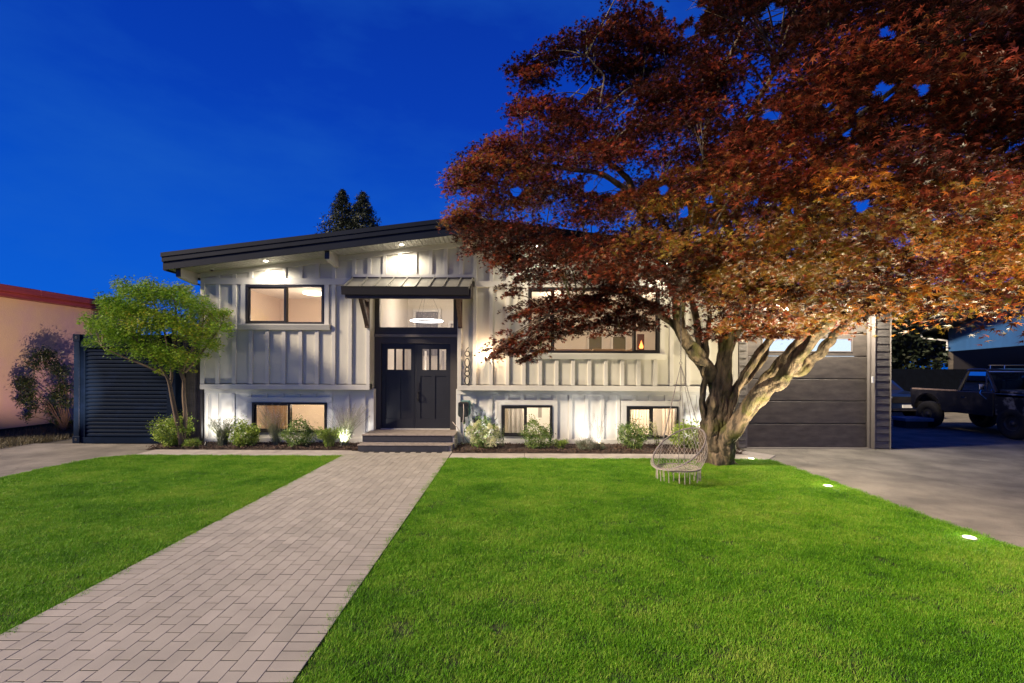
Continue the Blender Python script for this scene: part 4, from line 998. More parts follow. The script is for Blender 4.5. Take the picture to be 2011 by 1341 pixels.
def inpoly(x, y, poly):
    c = False; j = len(poly) - 1
    for i in range(len(poly)):
        xi, yi = poly[i]; xj, yj = poly[j]
        if (yi > y) != (yj > y) and x < (xj - xi) * (y - yi) / (yj - yi) + xi: c = not c
        j = i
    return c
BODY = [(905, 345), (935, 300), (990, 258), (1020, 225), (1040, 195), (1120, 170), (1190, 160), (1270, 170), (1330, 150), (1370, 70), (1375, -130), (2250, -260), (2300, 540), (2011, 560), (1900, 580), (1800, 585), (1740, 578),
        (1690, 590), (1640, 620), (1560, 640), (1500, 640), (1455, 620), (1400, 590), (1330, 575), (1260, 570), (1180, 540), (1100, 520), (1050, 500), (1000, 500), (975, 480), (960, 450), (915, 420), (903, 385)]
EXTRA = [ # explicit sprays: px, py, depth, radius
 (1035, 120, 8.0, .42), (1090, 90, 8.0, .45), (1140, 60, 8.1, .4), (1180, 110, 8.0, .45), (1230, 20, 8.2, .45), (1235, -60, 8.2, .5), (1275, 80, 8.0, .5), (1050, 140, 7.9, .3), (1250, 130, 8.2, .5), (1320, 80, 8.2, .35), (1200, 60, 7.9, .5), (1215, 120, 8.4, .4), (1260, 50, 8.4, .5),
 (1060, 195, 8.1, .35), (1020, 200, 8.3, .3),
 (915, 345, 8.6, .42), (905, 400, 8.7, .32), (945, 300, 8.5, .38), (930, 430, 8.8, .35), (985, 270, 8.4, .4), (905, 425, 8.5, .22), (893, 415, 8.5, .2), (895, 335, 8.5, .22),
 (950, 485, 8.9, .32), (990, 510, 8.9, .34), (1030, 545, 8.8, .32), (1010, 520, 8.7, .3), (975, 480, 8.6, .35), (1000, 575, 8.6, .20), (1080, 545, 8.7, .4),
 (1015, 618, 8.3, .22), (1045, 608, 8.2, .28), (1085, 600, 8.2, .34), (1130, 590, 8.1, .4), (1170, 600, 8.0, .36), (1060, 640, 8.0, .25), (1100, 640, 8.0, .32),
 (965, 700, 7.9, .17), (985, 685, 7.9, .22), (1010, 690, 7.8, .25), (1040, 670, 7.9, .28), (1060, 690, 7.9, .16), (1030, 705, 7.8, .17), (1080, 660, 8.0, .24), (1120, 650, 8.1, .22), (1000, 665, 8.0, .2),
 (1150, 640, 8.2, .26), (1190, 630, 8.2, .3), (1230, 630, 8.1, .3), (1265, 640, 8.0, .24), (1215, 650, 8.0, .2), (1170, 655, 8.0, .15), (1290, 610, 8.2, .3), (1240, 600, 8.3, .35), (1200, 570, 8.3, .4), (1120, 610, 8.3, .3),
 (1400, 660, 8.3, .2), (1425, 640, 8.3, .24), (1372, 655, 8.2, .15), (1460, 640, 8.4, .25), (1500, 650, 8.2, .3), (1470, 660, 8.1, .2), (1540, 655, 8.0, .25),
 (1580, 650, 8.2, .25), (1640, 625, 7.2, .25), (1680, 600, 6.6, .28), (1720, 600, 6.0, .26), (1760, 598, 5.4, .24), (1800, 600, 5.0, .24), (1850, 592, 4.8, .26), (1900, 590, 4.6, .24), (1950, 588, 4.5, .24), (2000, 575, 4.4, .24), (1700, 620, 6.2, .14), (1870, 612, 4.7, .13), (1930, 606, 4.6, .12),
 (1840, 330, 3.4, .10), (1900, 360, 3.3, .12), (1880, 15, 3.2, .2), (1930, 30, 3.1, .16), (1860, 70, 3.2, .13), (1980, 345, 3.4, .2), (1960, 400, 3.4, .2), (1990, 440, 3.6, .18), (1930, 470, 3.8, .15), (2000, 500, 3.8, .2), (1620, 45, 4.2, .16), (1570, 40, 4.4, .12),
]
EXTRA = [((x + 4 if x < 960 and y < 460 else x), (y - 14 if x > 1680 and y > 560 else y), Y, r) for (x, y, Y, r) in EXTRA]
NE = len(EXTRA)
EXTRA += [(1860 + (i % 5) * 48 + (i * 37) % 23, 395 + (i // 5) * 42 + (i * 17) % 19, 6.4 + (i * 7 % 5) * .4, .42) for i in range(20)]
EXTRA += [(x + dx_, y + dy_, Y + .25, r*.9) for (x, y, Y, r) in EXTRA if 940 < x < 1560 and y > 480 for dx_, dy_ in ((14, -10), (-12, -16), (4, -2))]
pads = []
rs = random.Random(21)
def depth_range(x, y):
    t = min(1, max(0, (x - 880) / 900))
    yc = 8.6 - 1.5 * t; h = .9 + 2.5 * min(1, t * 1.4)
    lo, hi = yc - h * (.75 + .25 * t), min(yc + h, 11.5 if y < 300 else 9.9)
    if y > 520: hi = min(hi, 9.6)
    return lo, hi
n = 0
while n < 820:
    x = rs.uniform(870, 2300); y = rs.uniform(-260, 660)
    if not inpoly(x, y, BODY): continue
    lo, hi = depth_range(x, y); Y = rs.uniform(lo, hi); n += 1
    pads.append((x, y, Y, rs.uniform(.34, .62)))
holes = [(1338, 12, 40), (1130, 180, 18), (1150, 176, 14), (1350, 60, 16), (1190, 360, 26), (1160, 365, 16), (1010, 375, 12), (1735, 175, 24), (1690, 215, 16), (1625, 205, 14), (1515, 225, 18), (1660, 255, 12), (1810, 170, 20), (1345, 415, 14), (1395, 390, 12), (1690, 400, 18), (1520, 25, 26), (1740, 60, 16), (1300, 370, 14), (1165, 450, 10), (1550, 410, 10), (1470, 225, 10)]
EXTRA += [(x + dx_, y + dy_, Y + .2, r*.9) for (x, y, Y, r) in EXTRA if x < 1330 and y < 470 for dx_, dy_ in ((18, 12), (-6, 18))]
C, T, Sz = [], [], []
rn = np.random.RandomState(5)
for (x, y, Y, r) in pads + EXTRA:
    c = np.array(at(x, y, Y)); m = int(410 * (r / .5) ** 2 * (1.15 if Y > 6 else .9)) + 12
    if Y < 4.5: m = int(m * .85)
    # flat tier of leaves, drooping outward
    a = rn.uniform(0, 2*math.pi, m); q = r * np.sqrt(rn.uniform(0, 1, m)) * (1 + .3*np.sin(3*a + rn.uniform(0, 6)))
    p = np.stack([q*np.cos(a), q*np.sin(a)*.9, rn.normal(0, .075, m)*r*1.5 - .30*q*q/r], 1)
    out = np.array([x - 1500, 0, 0.]) * .0003; p[:, 2] -= p[:, 0] * out[0]
    C.append(c + p)
    # tone of this spray: burgundy and red at the left, olive in the middle, orange low right; shade of the top and lower left is put into the tone
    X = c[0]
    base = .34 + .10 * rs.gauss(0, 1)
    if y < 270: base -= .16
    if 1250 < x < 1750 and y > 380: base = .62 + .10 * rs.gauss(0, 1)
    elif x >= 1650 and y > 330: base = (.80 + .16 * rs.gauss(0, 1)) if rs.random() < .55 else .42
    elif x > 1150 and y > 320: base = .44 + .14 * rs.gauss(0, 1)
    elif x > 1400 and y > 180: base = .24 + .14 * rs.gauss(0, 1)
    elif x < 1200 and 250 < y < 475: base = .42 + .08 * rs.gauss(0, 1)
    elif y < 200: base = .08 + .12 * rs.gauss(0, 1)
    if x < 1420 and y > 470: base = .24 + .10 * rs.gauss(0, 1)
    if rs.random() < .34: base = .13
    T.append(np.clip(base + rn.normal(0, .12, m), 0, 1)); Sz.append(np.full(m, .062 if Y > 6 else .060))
C = np.concatenate(C); T = np.concatenate(T); Sz = np.concatenate(Sz)
# open a few gaps where the sky shows through
u = C[:, 0] * FPX / C[:, 1] + CX; v = HY - (C[:, 2] - EYE) * FPX / C[:, 1]
keep = np.ones(len(C), bool)
for hx, hy_, hr in holes: keep &= ((u - hx)**2 + ((v - hy_)*1.3)**2) > (hr * (1 + .25*np.sin(u*.2 + v*.13)))**2
keep &= ~((C[:, 1] > 10.25) & (C[:, 2] < 5.2)) & (C[:, 2] > 1.9)
C, T, Sz = C[keep], T[keep], Sz[keep]
print('maple leaves', len(C))
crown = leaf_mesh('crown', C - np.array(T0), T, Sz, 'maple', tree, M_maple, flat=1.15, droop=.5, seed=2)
# twigs to every spray
skp = np.array([tuple(p) for p, r in SK])
for (x, y, Y, r) in pads + EXTRA[:NE]:
    c = at(x, y, Y); d = np.linalg.norm(skp - np.array(c), axis=1) + np.maximum(0, skp[:, 2] - c.z) * .6; j = int(d.argmin()); s = Vector(skp[j])
    if (c - s).length > 2.6 or Y < 5.2: continue
    m1 = s.lerp(c, .4) + Vector((rs.uniform(-.1, .1), rs.uniform(-.1, .1), .10)); m2 = s.lerp(c, .75) + Vector((rs.uniform(-.08, .08), rs.uniform(-.08, .08), .07))
    ln = (c - s).length; r0 = min(.020, .007 + .006 * ln)
    P, rr = smooth([s, m1, m2, c], [r0, r0*.7, r0*.45, .004], 3); tb.tube([p - T0 for p in P], rr, 5, cap=False)
    for _ in range(3):
        q = c + Vector((rs.uniform(-1, 1)*r*.8, rs.uniform(-1, 1)*r*.7, rs.uniform(-.08, .03))); tb.tube([p - T0 for p in (m2, c.lerp(q, .3), q)], [.006, .004, .002], 4, cap=False)
tb.build('trunk', bark, tree, smooth=True)

# ------------------------------------------------------------------ hanging chair
ch0 = at(1332, 918, 7.5)
chair = empty('hanging_chair', (ch0.x, 7.5, 0), R(0), 'grey macrame hoop chair with tassels hanging on a chain from the maple', 'hanging chair')
zr = ch0.z - .0
s_ = 7.5 / FPX
seat = [(.33*math.cos(a), .30*math.sin(a), zr) for a in np.linspace(0, 2*math.pi, 41)[:-1]]
MB().tube(seat, .009, 8, closed=True).build('seat_ring', M_ring, chair, smooth=True)
# large tilted hoop: lowest at the left front, highest at the right back
cc = Vector((.02, .03, zr + .30)); ax = Vector((.36, .14, .29)); ay = Vector((-.16, .33, -.10)) + Vector((0, 0, .14))
hoop = [cc + ax*math.cos(a) + ay*math.sin(a) for a in np.linspace(0, 2*math.pi, 49)[:-1]]
MB().tube(hoop, .0125, 8, closed=True).build('back_hoop', M_ring, chair, smooth=True)
# net between seat ring and hoop, and woven seat
net = MB()
sN = [Vector(seat[int(i*40/40) % 40]) for i in range(40)]
def hp(i): return hoop[int(i * 48 / 40) % 48]
import itertools
def near_hoop(i):
    a = 2*math.pi*i/40; d = Vector((math.cos(a), math.sin(a), 0)); return max(hoop, key=lambda p: (Vector((p.x, p.y, 0)) - Vector((cc.x, cc.y, 0))).normalized().dot(d))
lev = 5
def npt(i, j):
    a = sN[i % 40]; b = near_hoop(i % 40); t = j / lev; p = a.lerp(b, t); o_ = Vector((a.x, a.y, 0)).normalized() * (.06 * math.sin(t*math.pi)); return p + o_
for i in range(0, 40, 1):
    for j in range(lev):
        o_ = j % 2
        net.tube([npt(i + o_, j), npt(i + 1 - o_ , j + 1)], .0022, 4, cap=False); net.tube([npt(i + 2 - o_ if not o_ else i + 1, j), npt(i + 1 if not o_ else i + 2, j + 1)], .0022, 4, cap=False)
net.build('net', M_rope, chair)
sw = MB()
for i in range(16):
    t = -1 + 2*(i+.5)/16; x = .33*t; y = .30*math.sqrt(1 - t*t)
    sw.tube([(x, -y, zr), (x, -y*.5, zr - .05*(1-t*t)), (x, y*.5, zr - .05*(1-t*t)), (x, y, zr)], .004, 4); y2 = .30*t; x2 = .33*math.sqrt(1-t*t)
    sw.tube([(-x2, y2, zr), (-x2*.5, y2, zr - .05*(1-t*t)), (x2*.5, y2, zr - .05*(1-t*t)), (x2, y2, zr)], .004, 4)
sw.build('woven_seat', M_rope, chair)
for i in range(26):
    a = 2*math.pi*i/26 + .1; x, y = .33*math.cos(a), .30*math.sin(a); L = rs.uniform(.13, .215); mb = MB()
    for k in range(5):
        dx, dy = rs.uniform(-.006, .006), rs.uniform(-.006, .006)
        mb.tube([(x, y, zr), (x + dx, y + dy, zr - .05), (x + dx*1.8, y + dy*1.8, zr - L)], [.0024, .0026, .0016], 4)
    mb.tube([(x, y, zr - .02), (x, y, zr - .04)], .007, 6); mb.build('tassel', M_rope, chair)
hook = Vector((at(1337, 713, 7.5).x - ch0.x, 0, at(1337, 713, 7.5).z))
MB().tube([hook + Vector((.02*math.cos(a), 0, .02*math.sin(a))) for a in np.linspace(0, 2*math.pi, 13)[:-1]], .005, 6, closed=True).build('hook', M_chain, chair)
for p in (hoop[0], hoop[12], hoop[36], Vector(seat[20]), Vector(seat[30]), Vector(seat[8])):
    MB().tube([hook - Vector((0, 0, .02)), hook.lerp(p, .5) + Vector((0, 0, -.01)), p], .005, 5).build('rope', M_ring, chair)
chn = MB(); z = hook.z + .035; k = 0
while z < swing_top.z:
    d = Vector((1, 0, 0)) if k % 2 else Vector((0, 1, 0))
    chn.tube([Vector((hook.x, 0, z)) + d*.011*math.cos(a) + Vector((0, 0, .021*math.sin(a))) for a in np.linspace(0, 2*math.pi, 11)[:-1]], .0036, 5, closed=True); z += .034; k += 1
chn.build('chain', M_chain, chair, smooth=True)

# ------------------------------------------------------------------ green maple at the left corner
gy = 10.62
gt = empty('green_maple', tuple(at(352, 868, gy).xy) + (0,), 0, 'small green leaved maple with two thin stems at the left corner of the house', 'tree'); G0 = Vector(gt.location)
mb = MB(); gl = [([(357, 872), (352, 845), (344, 810), (338, 780), (333, 755), (326, 738), (300, 700), (260, 660)], gy, gy - .3, 5.2, 1.5), ([(359, 872), (361, 845), (364, 815), (361, 780), (361, 750), (360, 725), (380, 680), (400, 630)], gy + .05, gy + .1, 5, 1.5),
     ([(333, 755), (337, 738), (335, 710), (320, 640), (300, 590)], gy, gy + .2, 3.5, 1.2), ([(361, 745), (352, 720), (340, 660), (345, 600), (330, 570)], gy, gy - .2, 3.5, 1.2), ([(326, 738), (290, 720), (240, 700), (200, 680)], gy, gy - .3, 2.5, 1), ([(364, 730), (390, 700), (420, 660), (435, 640)], gy, gy - .2, 2.5, 1)]
gsk = []
for L in gl:
    P, rr = mk(*L); mb.tube([p - G0 for p in P], rr, 10, jit=.15); gsk += P
GP = [(200, 640, .42), (235, 610, .45), (215, 585, .32), (260, 570, .42), (300, 575, .45), (340, 575, .45), (375, 590, .42), (400, 610, .4), (425, 640, .35), (430, 620, .25), (410, 670, .35), (385, 650, .45), (350, 630, .5), (310, 620, .5), (275, 640, .5), (240, 660, .45), (290, 680, .42), (330, 690, .42), (365, 700, .32), (345, 712, .25), (310, 712, .25), (180, 625, .25), (190, 665, .25), (225, 690, .22), (395, 700, .18), (260, 600, .4), (440, 610, .2), (245, 555, .25), (290, 552, .25), (355, 560, .25), (375, 725, .1), (320, 725, .16)]
C, T = [], []
for (x, y, r) in GP:
    for dd in (-.6, -.2, .25, .6):
        if r < .27 and abs(dd) > .3: continue
        c = np.array(at(x + rs.uniform(-8, 8), y + rs.uniform(-6, 6), gy + dd)); m = int(420 * (r/.45)**2)
        a = rn.uniform(0, 6.28, m); q = r * np.sqrt(rn.uniform(0, 1, m)) * .85
        C.append(c + np.stack([q*np.cos(a), q*np.sin(a)*.8, rn.normal(0, .13, m)*r*1.7 - .25*q*q/r], 1)); T.append(np.clip(.42 + .10*rs.gauss(0, 1) + (x-150)/900 + rn.normal(0, .15, m), 0, 1))
        s = min(gsk, key=lambda p: (p - Vector(c)).length); mb.tube([p - G0 for p in (s, s.lerp(Vector(c), .5) + Vector((0, 0, .06)), Vector(c))], [.009, .006, .003], 4, cap=False)
C = np.concatenate(C); C = C[:]; T = np.concatenate(T); kp = (C[:, 1] < 11.0) | (C[:, 0] < HX0 - .1); C, T = C[kp], T[kp]
print('green leaves', len(C))
leaf_mesh('crown', C - np.array(G0), T, .050, 'maple', gt, M_gmaple, flat=.8, droop=.3, seed=6)
mb.build('trunk', bark2, gt, smooth=True)

# ------------------------------------------------------------------ bed plants
def shrub(px_, py, rpx, Y, label, name='round_shrub', cat='shrub', m_=None, leaf=.05, n=900, ry=.85, kind='kite', group=None):
    X = PX(px_, Y, py); r = rpx * Y / FPX * 1.14; base = empty(name, (X, Y, .05), 0, label, cat, group)
    top = (py and (PZ(px_, py, Y) - .05)) or r
    n *= 3; rs2 = np.random.RandomState(int(px_)); P = blob_points(n, (r*.95, r*.85, r*ry), rs2); P[:, 2] += max(r*ry*.95, top); P = P[P[:, 2] > .01]
    w_ = rs2.uniform(0, 6, 3); P *= (1 + .16*np.sin(P[:, 0:1]*13 + w_[0]) * np.sin(P[:, 2:3]*11 + w_[1])); out_ = rs2.choice(len(P), len(P)//9); P[out_] *= rs2.uniform(1.05, 1.28, (len(out_), 1)); P[:, 2] = np.abs(P[:, 2])
    clump = .5 + .5*np.sin(P[:, 0]*25 + P[:, 2]*31 + w_[2])
    leaf_mesh('foliage', P, np.clip(clump*.5 + rs2.uniform(0, .7, len(P)), 0, 1), leaf, kind, base, m_ or M_box, flat=.4, seed=int(px_))
    st_ = MB()
    for k in range(9):
        a = k*.7; st_.tube([(0, 0, -.03), (r*.3*math.cos(a), r*.3*math.sin(a), r*.5), (r*.7*math.cos(a), r*.6*math.sin(a), r*1.2)], [.008, .005, .002], 4)
    st_.build('stem', bark2, base); return base
shrub(338, 860, 30, 10.72, 'rounded light green shrub at the foot of the small green maple', m_=M_boxl, n=1500, leaf=.045)
shrub(482, 862, 24, 10.75, 'dense green shrub under the left edge of the lower left window', m_=M_boxl, n=1100)
shrub(587, 860, 27, 10.75, 'dark green glossy shrub under the right half of the lower left window', n=1000, leaf=.042)
shrub(1056, 862, 28, 10.65, 'dark green glossy shrub under the middle basement window', n=1100, leaf=.042)
shrub(1243, 862, 27, 10.65, 'dark green glossy shrub left of the right basement window', n=1000, leaf=.042)
shrub(1348, 866, 27, 10.7, 'yellow green leafy shrub behind the hanging chair', m_=M_boxl, n=900, leaf=.06)
shrub(378, 880, 15, 10.62, 'low yellow green tuft right of the small maple stems', 'ground_tuft', 'plant', M_boxl, .03, 700, .5, 'long')
shrub(1150, 882, 18, 10.45, 'low silvery cushion plant left of the bare red stemmed plant', 'cushion_plant', 'plant', M_silver, .025, 900, .55, 'long')
shrub(1178, 884, 11, 10.5, 'tiny silvery cushion plant at the foot of the bare red stemmed plant', 'cushion_plant', 'plant', M_silver, .022, 400, .6, 'long')
# hydrangea with cone blossoms
hy = shrub(950, 872, 31, 10.6, 'hydrangea with cream cone blossoms right of the entry steps', 'hydrangea', 'shrub', m_=M_box, n=420, leaf=.062)
hp0 = Vector(hy.location)
for i, (x, y) in enumerate(((921, 852), (933, 844), (948, 850), (962, 845), (944, 862), (972, 860), (930, 866), (958, 872), (940, 838), (968, 872), (955, 856), (975, 850))):
    c = at(x, y, 10.30 + (i % 3)*.07) - hp0; m = 330; rr2 = np.random.RandomState(i)
    t = rr2.uniform(0, 1, m); a = rr2.uniform(0, 6.28, m); rad = .075*np.sqrt(1 - t*.9)
    P = np.stack([c.x + rad*np.cos(a), c.y + rad*np.sin(a), c.z - .05 + .19*t], 1)
    leaf_mesh('blossom', P, rr2.uniform(0, 1, m)*.6 + .4*(i % 2), .026, 'kite', hy, M_bloom, flat=0, seed=i)
def spray(px_, Y, n, h, spread, label, name, m_leaf, m_tip, tip=.03, seed=0, thick=.0022, tipn=10, lean=(0, 0), base_leaves=0, stemm=None):
    X = PX(px_, Y, 870); o_ = empty(name, (X, Y, .05), 0, label, 'plant'); r_ = random.Random(seed); mb = MB(); C, T = [], []; CL, TL = [], []
    for i in range(n):
        a = r_.uniform(0, 6.28); s = spread * math.sqrt(r_.random()); hh = h * r_.uniform(.6, 1.05)
        p0 = Vector((r_.uniform(-.05, .05), r_.uniform(-.05, .05), 0)); p2 = Vector((math.cos(a)*s + lean[0]*hh, math.sin(a)*s*.7 + lean[1]*hh, hh)); p1 = p0.lerp(p2, .5) + Vector((-math.cos(a)*s*.12, 0, hh*.08))
        mb.tube([p0, p1, p2], [thick*1.3, thick, thick*.6], 4, cap=False)
        for k in range(tipn):
            t = r_.uniform(.68, 1); q = p1.lerp(p2, (t-.5)*2); C.append(q + Vector((r_.uniform(-1, 1), r_.uniform(-1, 1), r_.uniform(-1, 1)))*.008); T.append(r_.random())
        for k in range(base_leaves):
            t = r_.uniform(0, .62); q = p0.lerp(p1, t*1.6 if t < .6 else 1); CL.append(q + Vector((r_.uniform(-1, 1), r_.uniform(-1, 1), r_.uniform(-.5, 1)))*.03); TL.append(r_.random())
    mb.build('stem', stemm or M_green_s, o_)
    leaf_mesh('flower_spike', np.array([tuple(c) for c in C]), np.array(T), tip, 'long', o_, m_tip, flat=0, droop=-.6, seed=seed)
    if CL: leaf_mesh('foliage', np.array([tuple(c) for c in CL]), np.array(TL), .05, 'long', o_, m_leaf, flat=0, droop=-.8, seed=seed + 1)
    return o_
spray(438, 10.72, 170, .62, .36, 'silvery lavender clump left of the lower left window', 'lavender', M_silver, M_silver, .032, 1, base_leaves=14)
spray(542, 10.85, 110, .90, .34, 'tall mauve flowering stems in front of the lower left window', 'flowering_sage', M_silver, M_purple, .026, 2, base_leaves=4, lean=(-.1, 0))
spray(676, 10.82, 150, .92, .52, 'tall mauve flowering stems lit from below left of the steps', 'flowering_sage', M_silver, M_purple, .026, 3, base_leaves=8, lean=(.12, 0))
spray(646, 10.6, 200, .42, .34, 'arching green grass clump left of the steps', 'grass_clump', M_boxl, M_boxl, .05, 4, base_leaves=8)
spray(1100, 10.55, 70, .20, .22, 'small bright grass clump right of the middle basement window', 'grass_clump', M_boxl, M_boxl, .04, 5, base_leaves=6)
spray(1176, 10.75, 9, .78, .20, 'thin bare red stemmed plant lit from below between two basement windows', 'twiggy_plant', M_bronze, M_bronze, .022, 6, .003, 9, stemm=bark2)
spray(1292, 10.8, 9, .72, .16, 'thin yellow leaved stems in front of the right basement window', 'twiggy_plant', M_boxl, M_bloom, .04, 8, .003, 14, base_leaves=10, stemm=bark2, lean=(-.12, 0))
spray(985, 10.75, 8, .55, .12, 'slender green stems at the left edge of the middle basement window', 'slender_plant', M_box, M_boxl, .03, 9, .002, 10, base_leaves=8)

# ------------------------------------------------------------------ hose reel on the wall
hx, hz = PX(910.5, 11.0), PZ(910, 801, 11.0)
hr = empty('hose_reel', (hx, 11.0, hz - .2), 0, 'grey wall mounted hose reel box with hanging hose right of the steps', 'hose reel')
M_reel = mat('reel_plastic', (.035, .04, .036), .4, .2, 5); M_teal = mat('teal_plastic', (.12, .24, .22), .4)
prof = [(-.12, .06), (-.11, .02), (-.09, 0), (.09, 0), (.115, .03), (.12, .09), (.12, .30), (.10, .345), (-.08, .345), (-.115, .31)]
MB().prism([(x, z) for x, z in prof], 'y', -.08, .08).build('cover', M_reel, hr, bevel=.015)
MB().prism([(x*1.0 + .035, z*1.03 + .01) for x, z in prof], 'y', .082, .20).build('back_shell', M_teal, hr, bevel=.015)
MB().box(-.11, .10, -.095, -.082, .26, .33).build('label_plate', M_black, hr, bevel=.004)
MB().tube([(.01, -.1, .30), (.02, -.12, .10), (.0, -.1, -.12), (.02, -.05, -.3), (.0, 0, -.68 + .1)], .009, 6).build('hose', M_rope, hr, smooth=True)
MB().tube([(.10, .1, -.0), (.14, .05, -.15), (.02, .02, -.3), (.04, .0, -.5), (.14, -.05, -.60)], .010, 6).build('hose', M_teal, hr, smooth=True)
MB().tube([(-.25, .0, -.12), (-.12, -.02, -.27), (-.04, .0, -.42), (.03, .0, -.62)], .009, 6).build('hose', M_rope, hr, smooth=True)

# ------------------------------------------------------------------ shipping container with roller shutter
kx0, kx1, ky, kz = -10.38, -7.95, 11.36, 2.58
kn = empty('shipping_container', ((kx0+kx1)/2, ky, 0), 0, 'dark navy storage container with a ribbed roller shutter left of the house', 'container'); K0 = Vector(kn.location)
def kb(mb, n, m_, **k): mb.v = [(a - K0.x, b - K0.y, c) for a, b, c in mb.v]; return mb.build(n, m_, kn, **k)
for a, b in ((kx0, kx0 + .14), (kx1 - .14, kx1)): kb(MB().box(a, b, ky, ky + .14, .02, kz), 'corner_post', M_cont, bevel=.01)
for a in (kx0 - .015, kx1 - .165):
    for z in (.0, kz - .16):
        cs = kb(MB().box(a, a + .18, ky - .012, ky + .16, z, z + .17), 'corner_casting', M_cont, bevel=.01)
        o = MB().lathe([(.035, 0), (.03, .004)], seg=12).build('casting_hole', M_black, cs); o.rotation_euler = (R(90), 0, 0); o.location = (a + .09 - K0.x, ky - .013 - K0.y, z + .085)
kb(MB().box(kx0 + .14, kx1 - .14, ky + .02, ky + .14, kz - .30, kz), 'header', M_cont); kb(MB().box(kx0 + .14, kx1 - .14, ky + .02, ky + .14, .0, .14), 'sill_beam', M_cont)
for a, b in ((kx0 + .14, kx0 + .24), (kx1 - .24, kx1 - .14)): kb(MB().box(a, b, ky + .04, ky + .12, .14, kz - .30), 'shutter_guide', M_cont)
z = .145; sh = .092
while z < kz - .31:
    kb(MB().prism([(ky + .085, z), (ky + .060, z + .018), (ky + .060, z + sh - .030), (ky + .085, z + sh - .004), (ky + .10, z + sh - .004), (ky + .10, z)], 'x', kx0 + .24, kx1 - .24), 'slat', M_cont); z += sh
mb = MB()
yy = ky + .14; i = 0
for X in (kx0 + .03, kx1 - .05):
    ys = np.arange(ky + .14, ky + 6, .07); pr = [(X + (.03 if (k // 2) % 2 else 0), v_) for k, v_ in enumerate(ys)]
    for (p, q) in zip(pr, pr[1:]): mb.add([(p[0], p[1], .1), (q[0], q[1], .1), (q[0], q[1], kz - .05), (p[0], p[1], kz - .05)], [(0, 1, 2, 3)])
    kb(mb, 'corrugated_side', M_cont); mb = MB()
kb(MB().box(kx0, kx1, ky + .14, ky + 6, kz - .06, kz - .01), 'container_roof', M_cont); kb(MB().box(kx0, kx1, ky + .14, ky + 6, .02, .12), 'container_floor', M_cont)
kb(MB().box(-8.42, -8.2, ky + .03, ky + .055, .42, .46), 'shutter_handle', M_white)
# dark gate between the container and the house
gt2 = empty('side_gate', (-7.55, 11.7, 0), 0, 'dark board gate in the gap between container and house', 'gate')
for i in range(8): MB().box(-.38 + i*.094, -.38 + i*.094 + .09, -.012, .012, .03, 1.95).build('board', M_garage, gt2)
MB().box(-.38, .37, .013, .05, .3, .4).build('rail', M_garage, gt2); MB().box(-.38, .37, .013, .05, 1.6, 1.7).build('rail', M_garage, gt2)

# ------------------------------------------------------------------ pink neighbour building
nb = empty('pink_building', (-13.75, 12, 0), 0, 'pink stucco building with a red roof edge at the left side', 'building'); B0 = Vector(nb.location)
def nbb(mb, n, m_, **k): mb.v = [(a - B0.x, b - B0.y, c) for a, b, c in mb.v]; return mb.build(n, m_, nb, **k)
nbb(MB().box(-22, -13.75, 11.2, 17.5, -.1, 3.68), 'wall', M_pink)
nbb(MB().box(-22.3, -13.45, 11.0, 17.9, 3.682, 3.80), 'roof', M_red); nbb(MB().box(-22.4, -13.35, 10.9, 13.6, 3.802, 3.98).box(-22.4, -13.35, 13.603, 18.0, 3.802, 3.98), 'roof_edge', M_red, bevel=.01)
nbb(MB().box(-13.749, -13.72, 11.2, 17.5, -.05, .12), 'plinth', M_soil)
# tall bush against the pink wall
bu = empty('bronze_bush', (-12.75, 12.9, 0), 0, 'dark straggly bronze leaved bush in front of the pink wall', 'bush'); U0 = Vector(bu.location)
mb = MB(); C, T = [], []
for (x, y, r) in ((80, 700, .22), (95, 695, .2), (70, 715, .2), (105, 715, .2), (55, 750, .2), (45, 760, .18), (60, 780, .2), (45, 785, .16), (120, 730, .22), (125, 760, .2), (110, 775, .2), (130, 790, .16), (65, 800, .14), (55, 815, .12), (105, 805, .18), (115, 825, .18), (130, 830, .14), (100, 795, .14), (40, 745, .12)):
    c = np.array(at(x, y, 12.9 + rs.uniform(-.3, .3))); m = int(330*(r/.2)**2)
    P = rn.normal(0, .5, (m, 3))*r; C.append(c + P); T.append(rn.uniform(0, 1, m)); cv = Vector(c)
    st0 = at(128, 846, 12.9); mb.tube([p - U0 for p in (st0, st0.lerp(cv, .5) + Vector((.12, 0, .05)), cv)], [.016, .010, .004], 6, cap=False)
leaf_mesh('foliage', np.concatenate(C) - np.array(U0), np.concatenate(T), .085, 'long', bu, M_bronze, flat=.2, droop=.5, seed=9); mb.build('stem', M_chip, bu)

# ------------------------------------------------------------------ conifers behind the roof and trees beyond
def conifer(px_, ptop, Y, wpx, label, seed):
    X = PX(px_, Y); zt = PZ(px_, ptop, Y); wr = wpx * Y / FPX * 2.6
    t = empty('conifer', (X, Y, 0), 0, label, 'tree', 'conifers behind the roof'); r_ = np.random.RandomState(seed)
    MB().tube([(0, 0, -.2), (0, 0, zt*.6), (0, 0, zt)], [.25, .14, .02], 8).build('trunk', bark2, t)
    n = 16000; h = r_.uniform(0, 1, n)**.75; hh = zt - h * zt * .55
    lay = .55 + .45 * np.abs(np.sin(h * 34 + r_.uniform(0, 1, n)*.4)); a = r_.uniform(0, 6.28, n)
    rad = wr * (h**.75) * lay * np.sqrt(r_.uniform(.05, 1, n)) * (1 + .25*np.sin(a*5 + h*40))
    P = np.stack([rad*np.cos(a), rad*np.sin(a), hh - rad*.25], 1)
    leaf_mesh('crown', P, r_.uniform(0, 1, n), .34, 'long', t, M_dark, flat=.2, droop=.2, seed=seed)
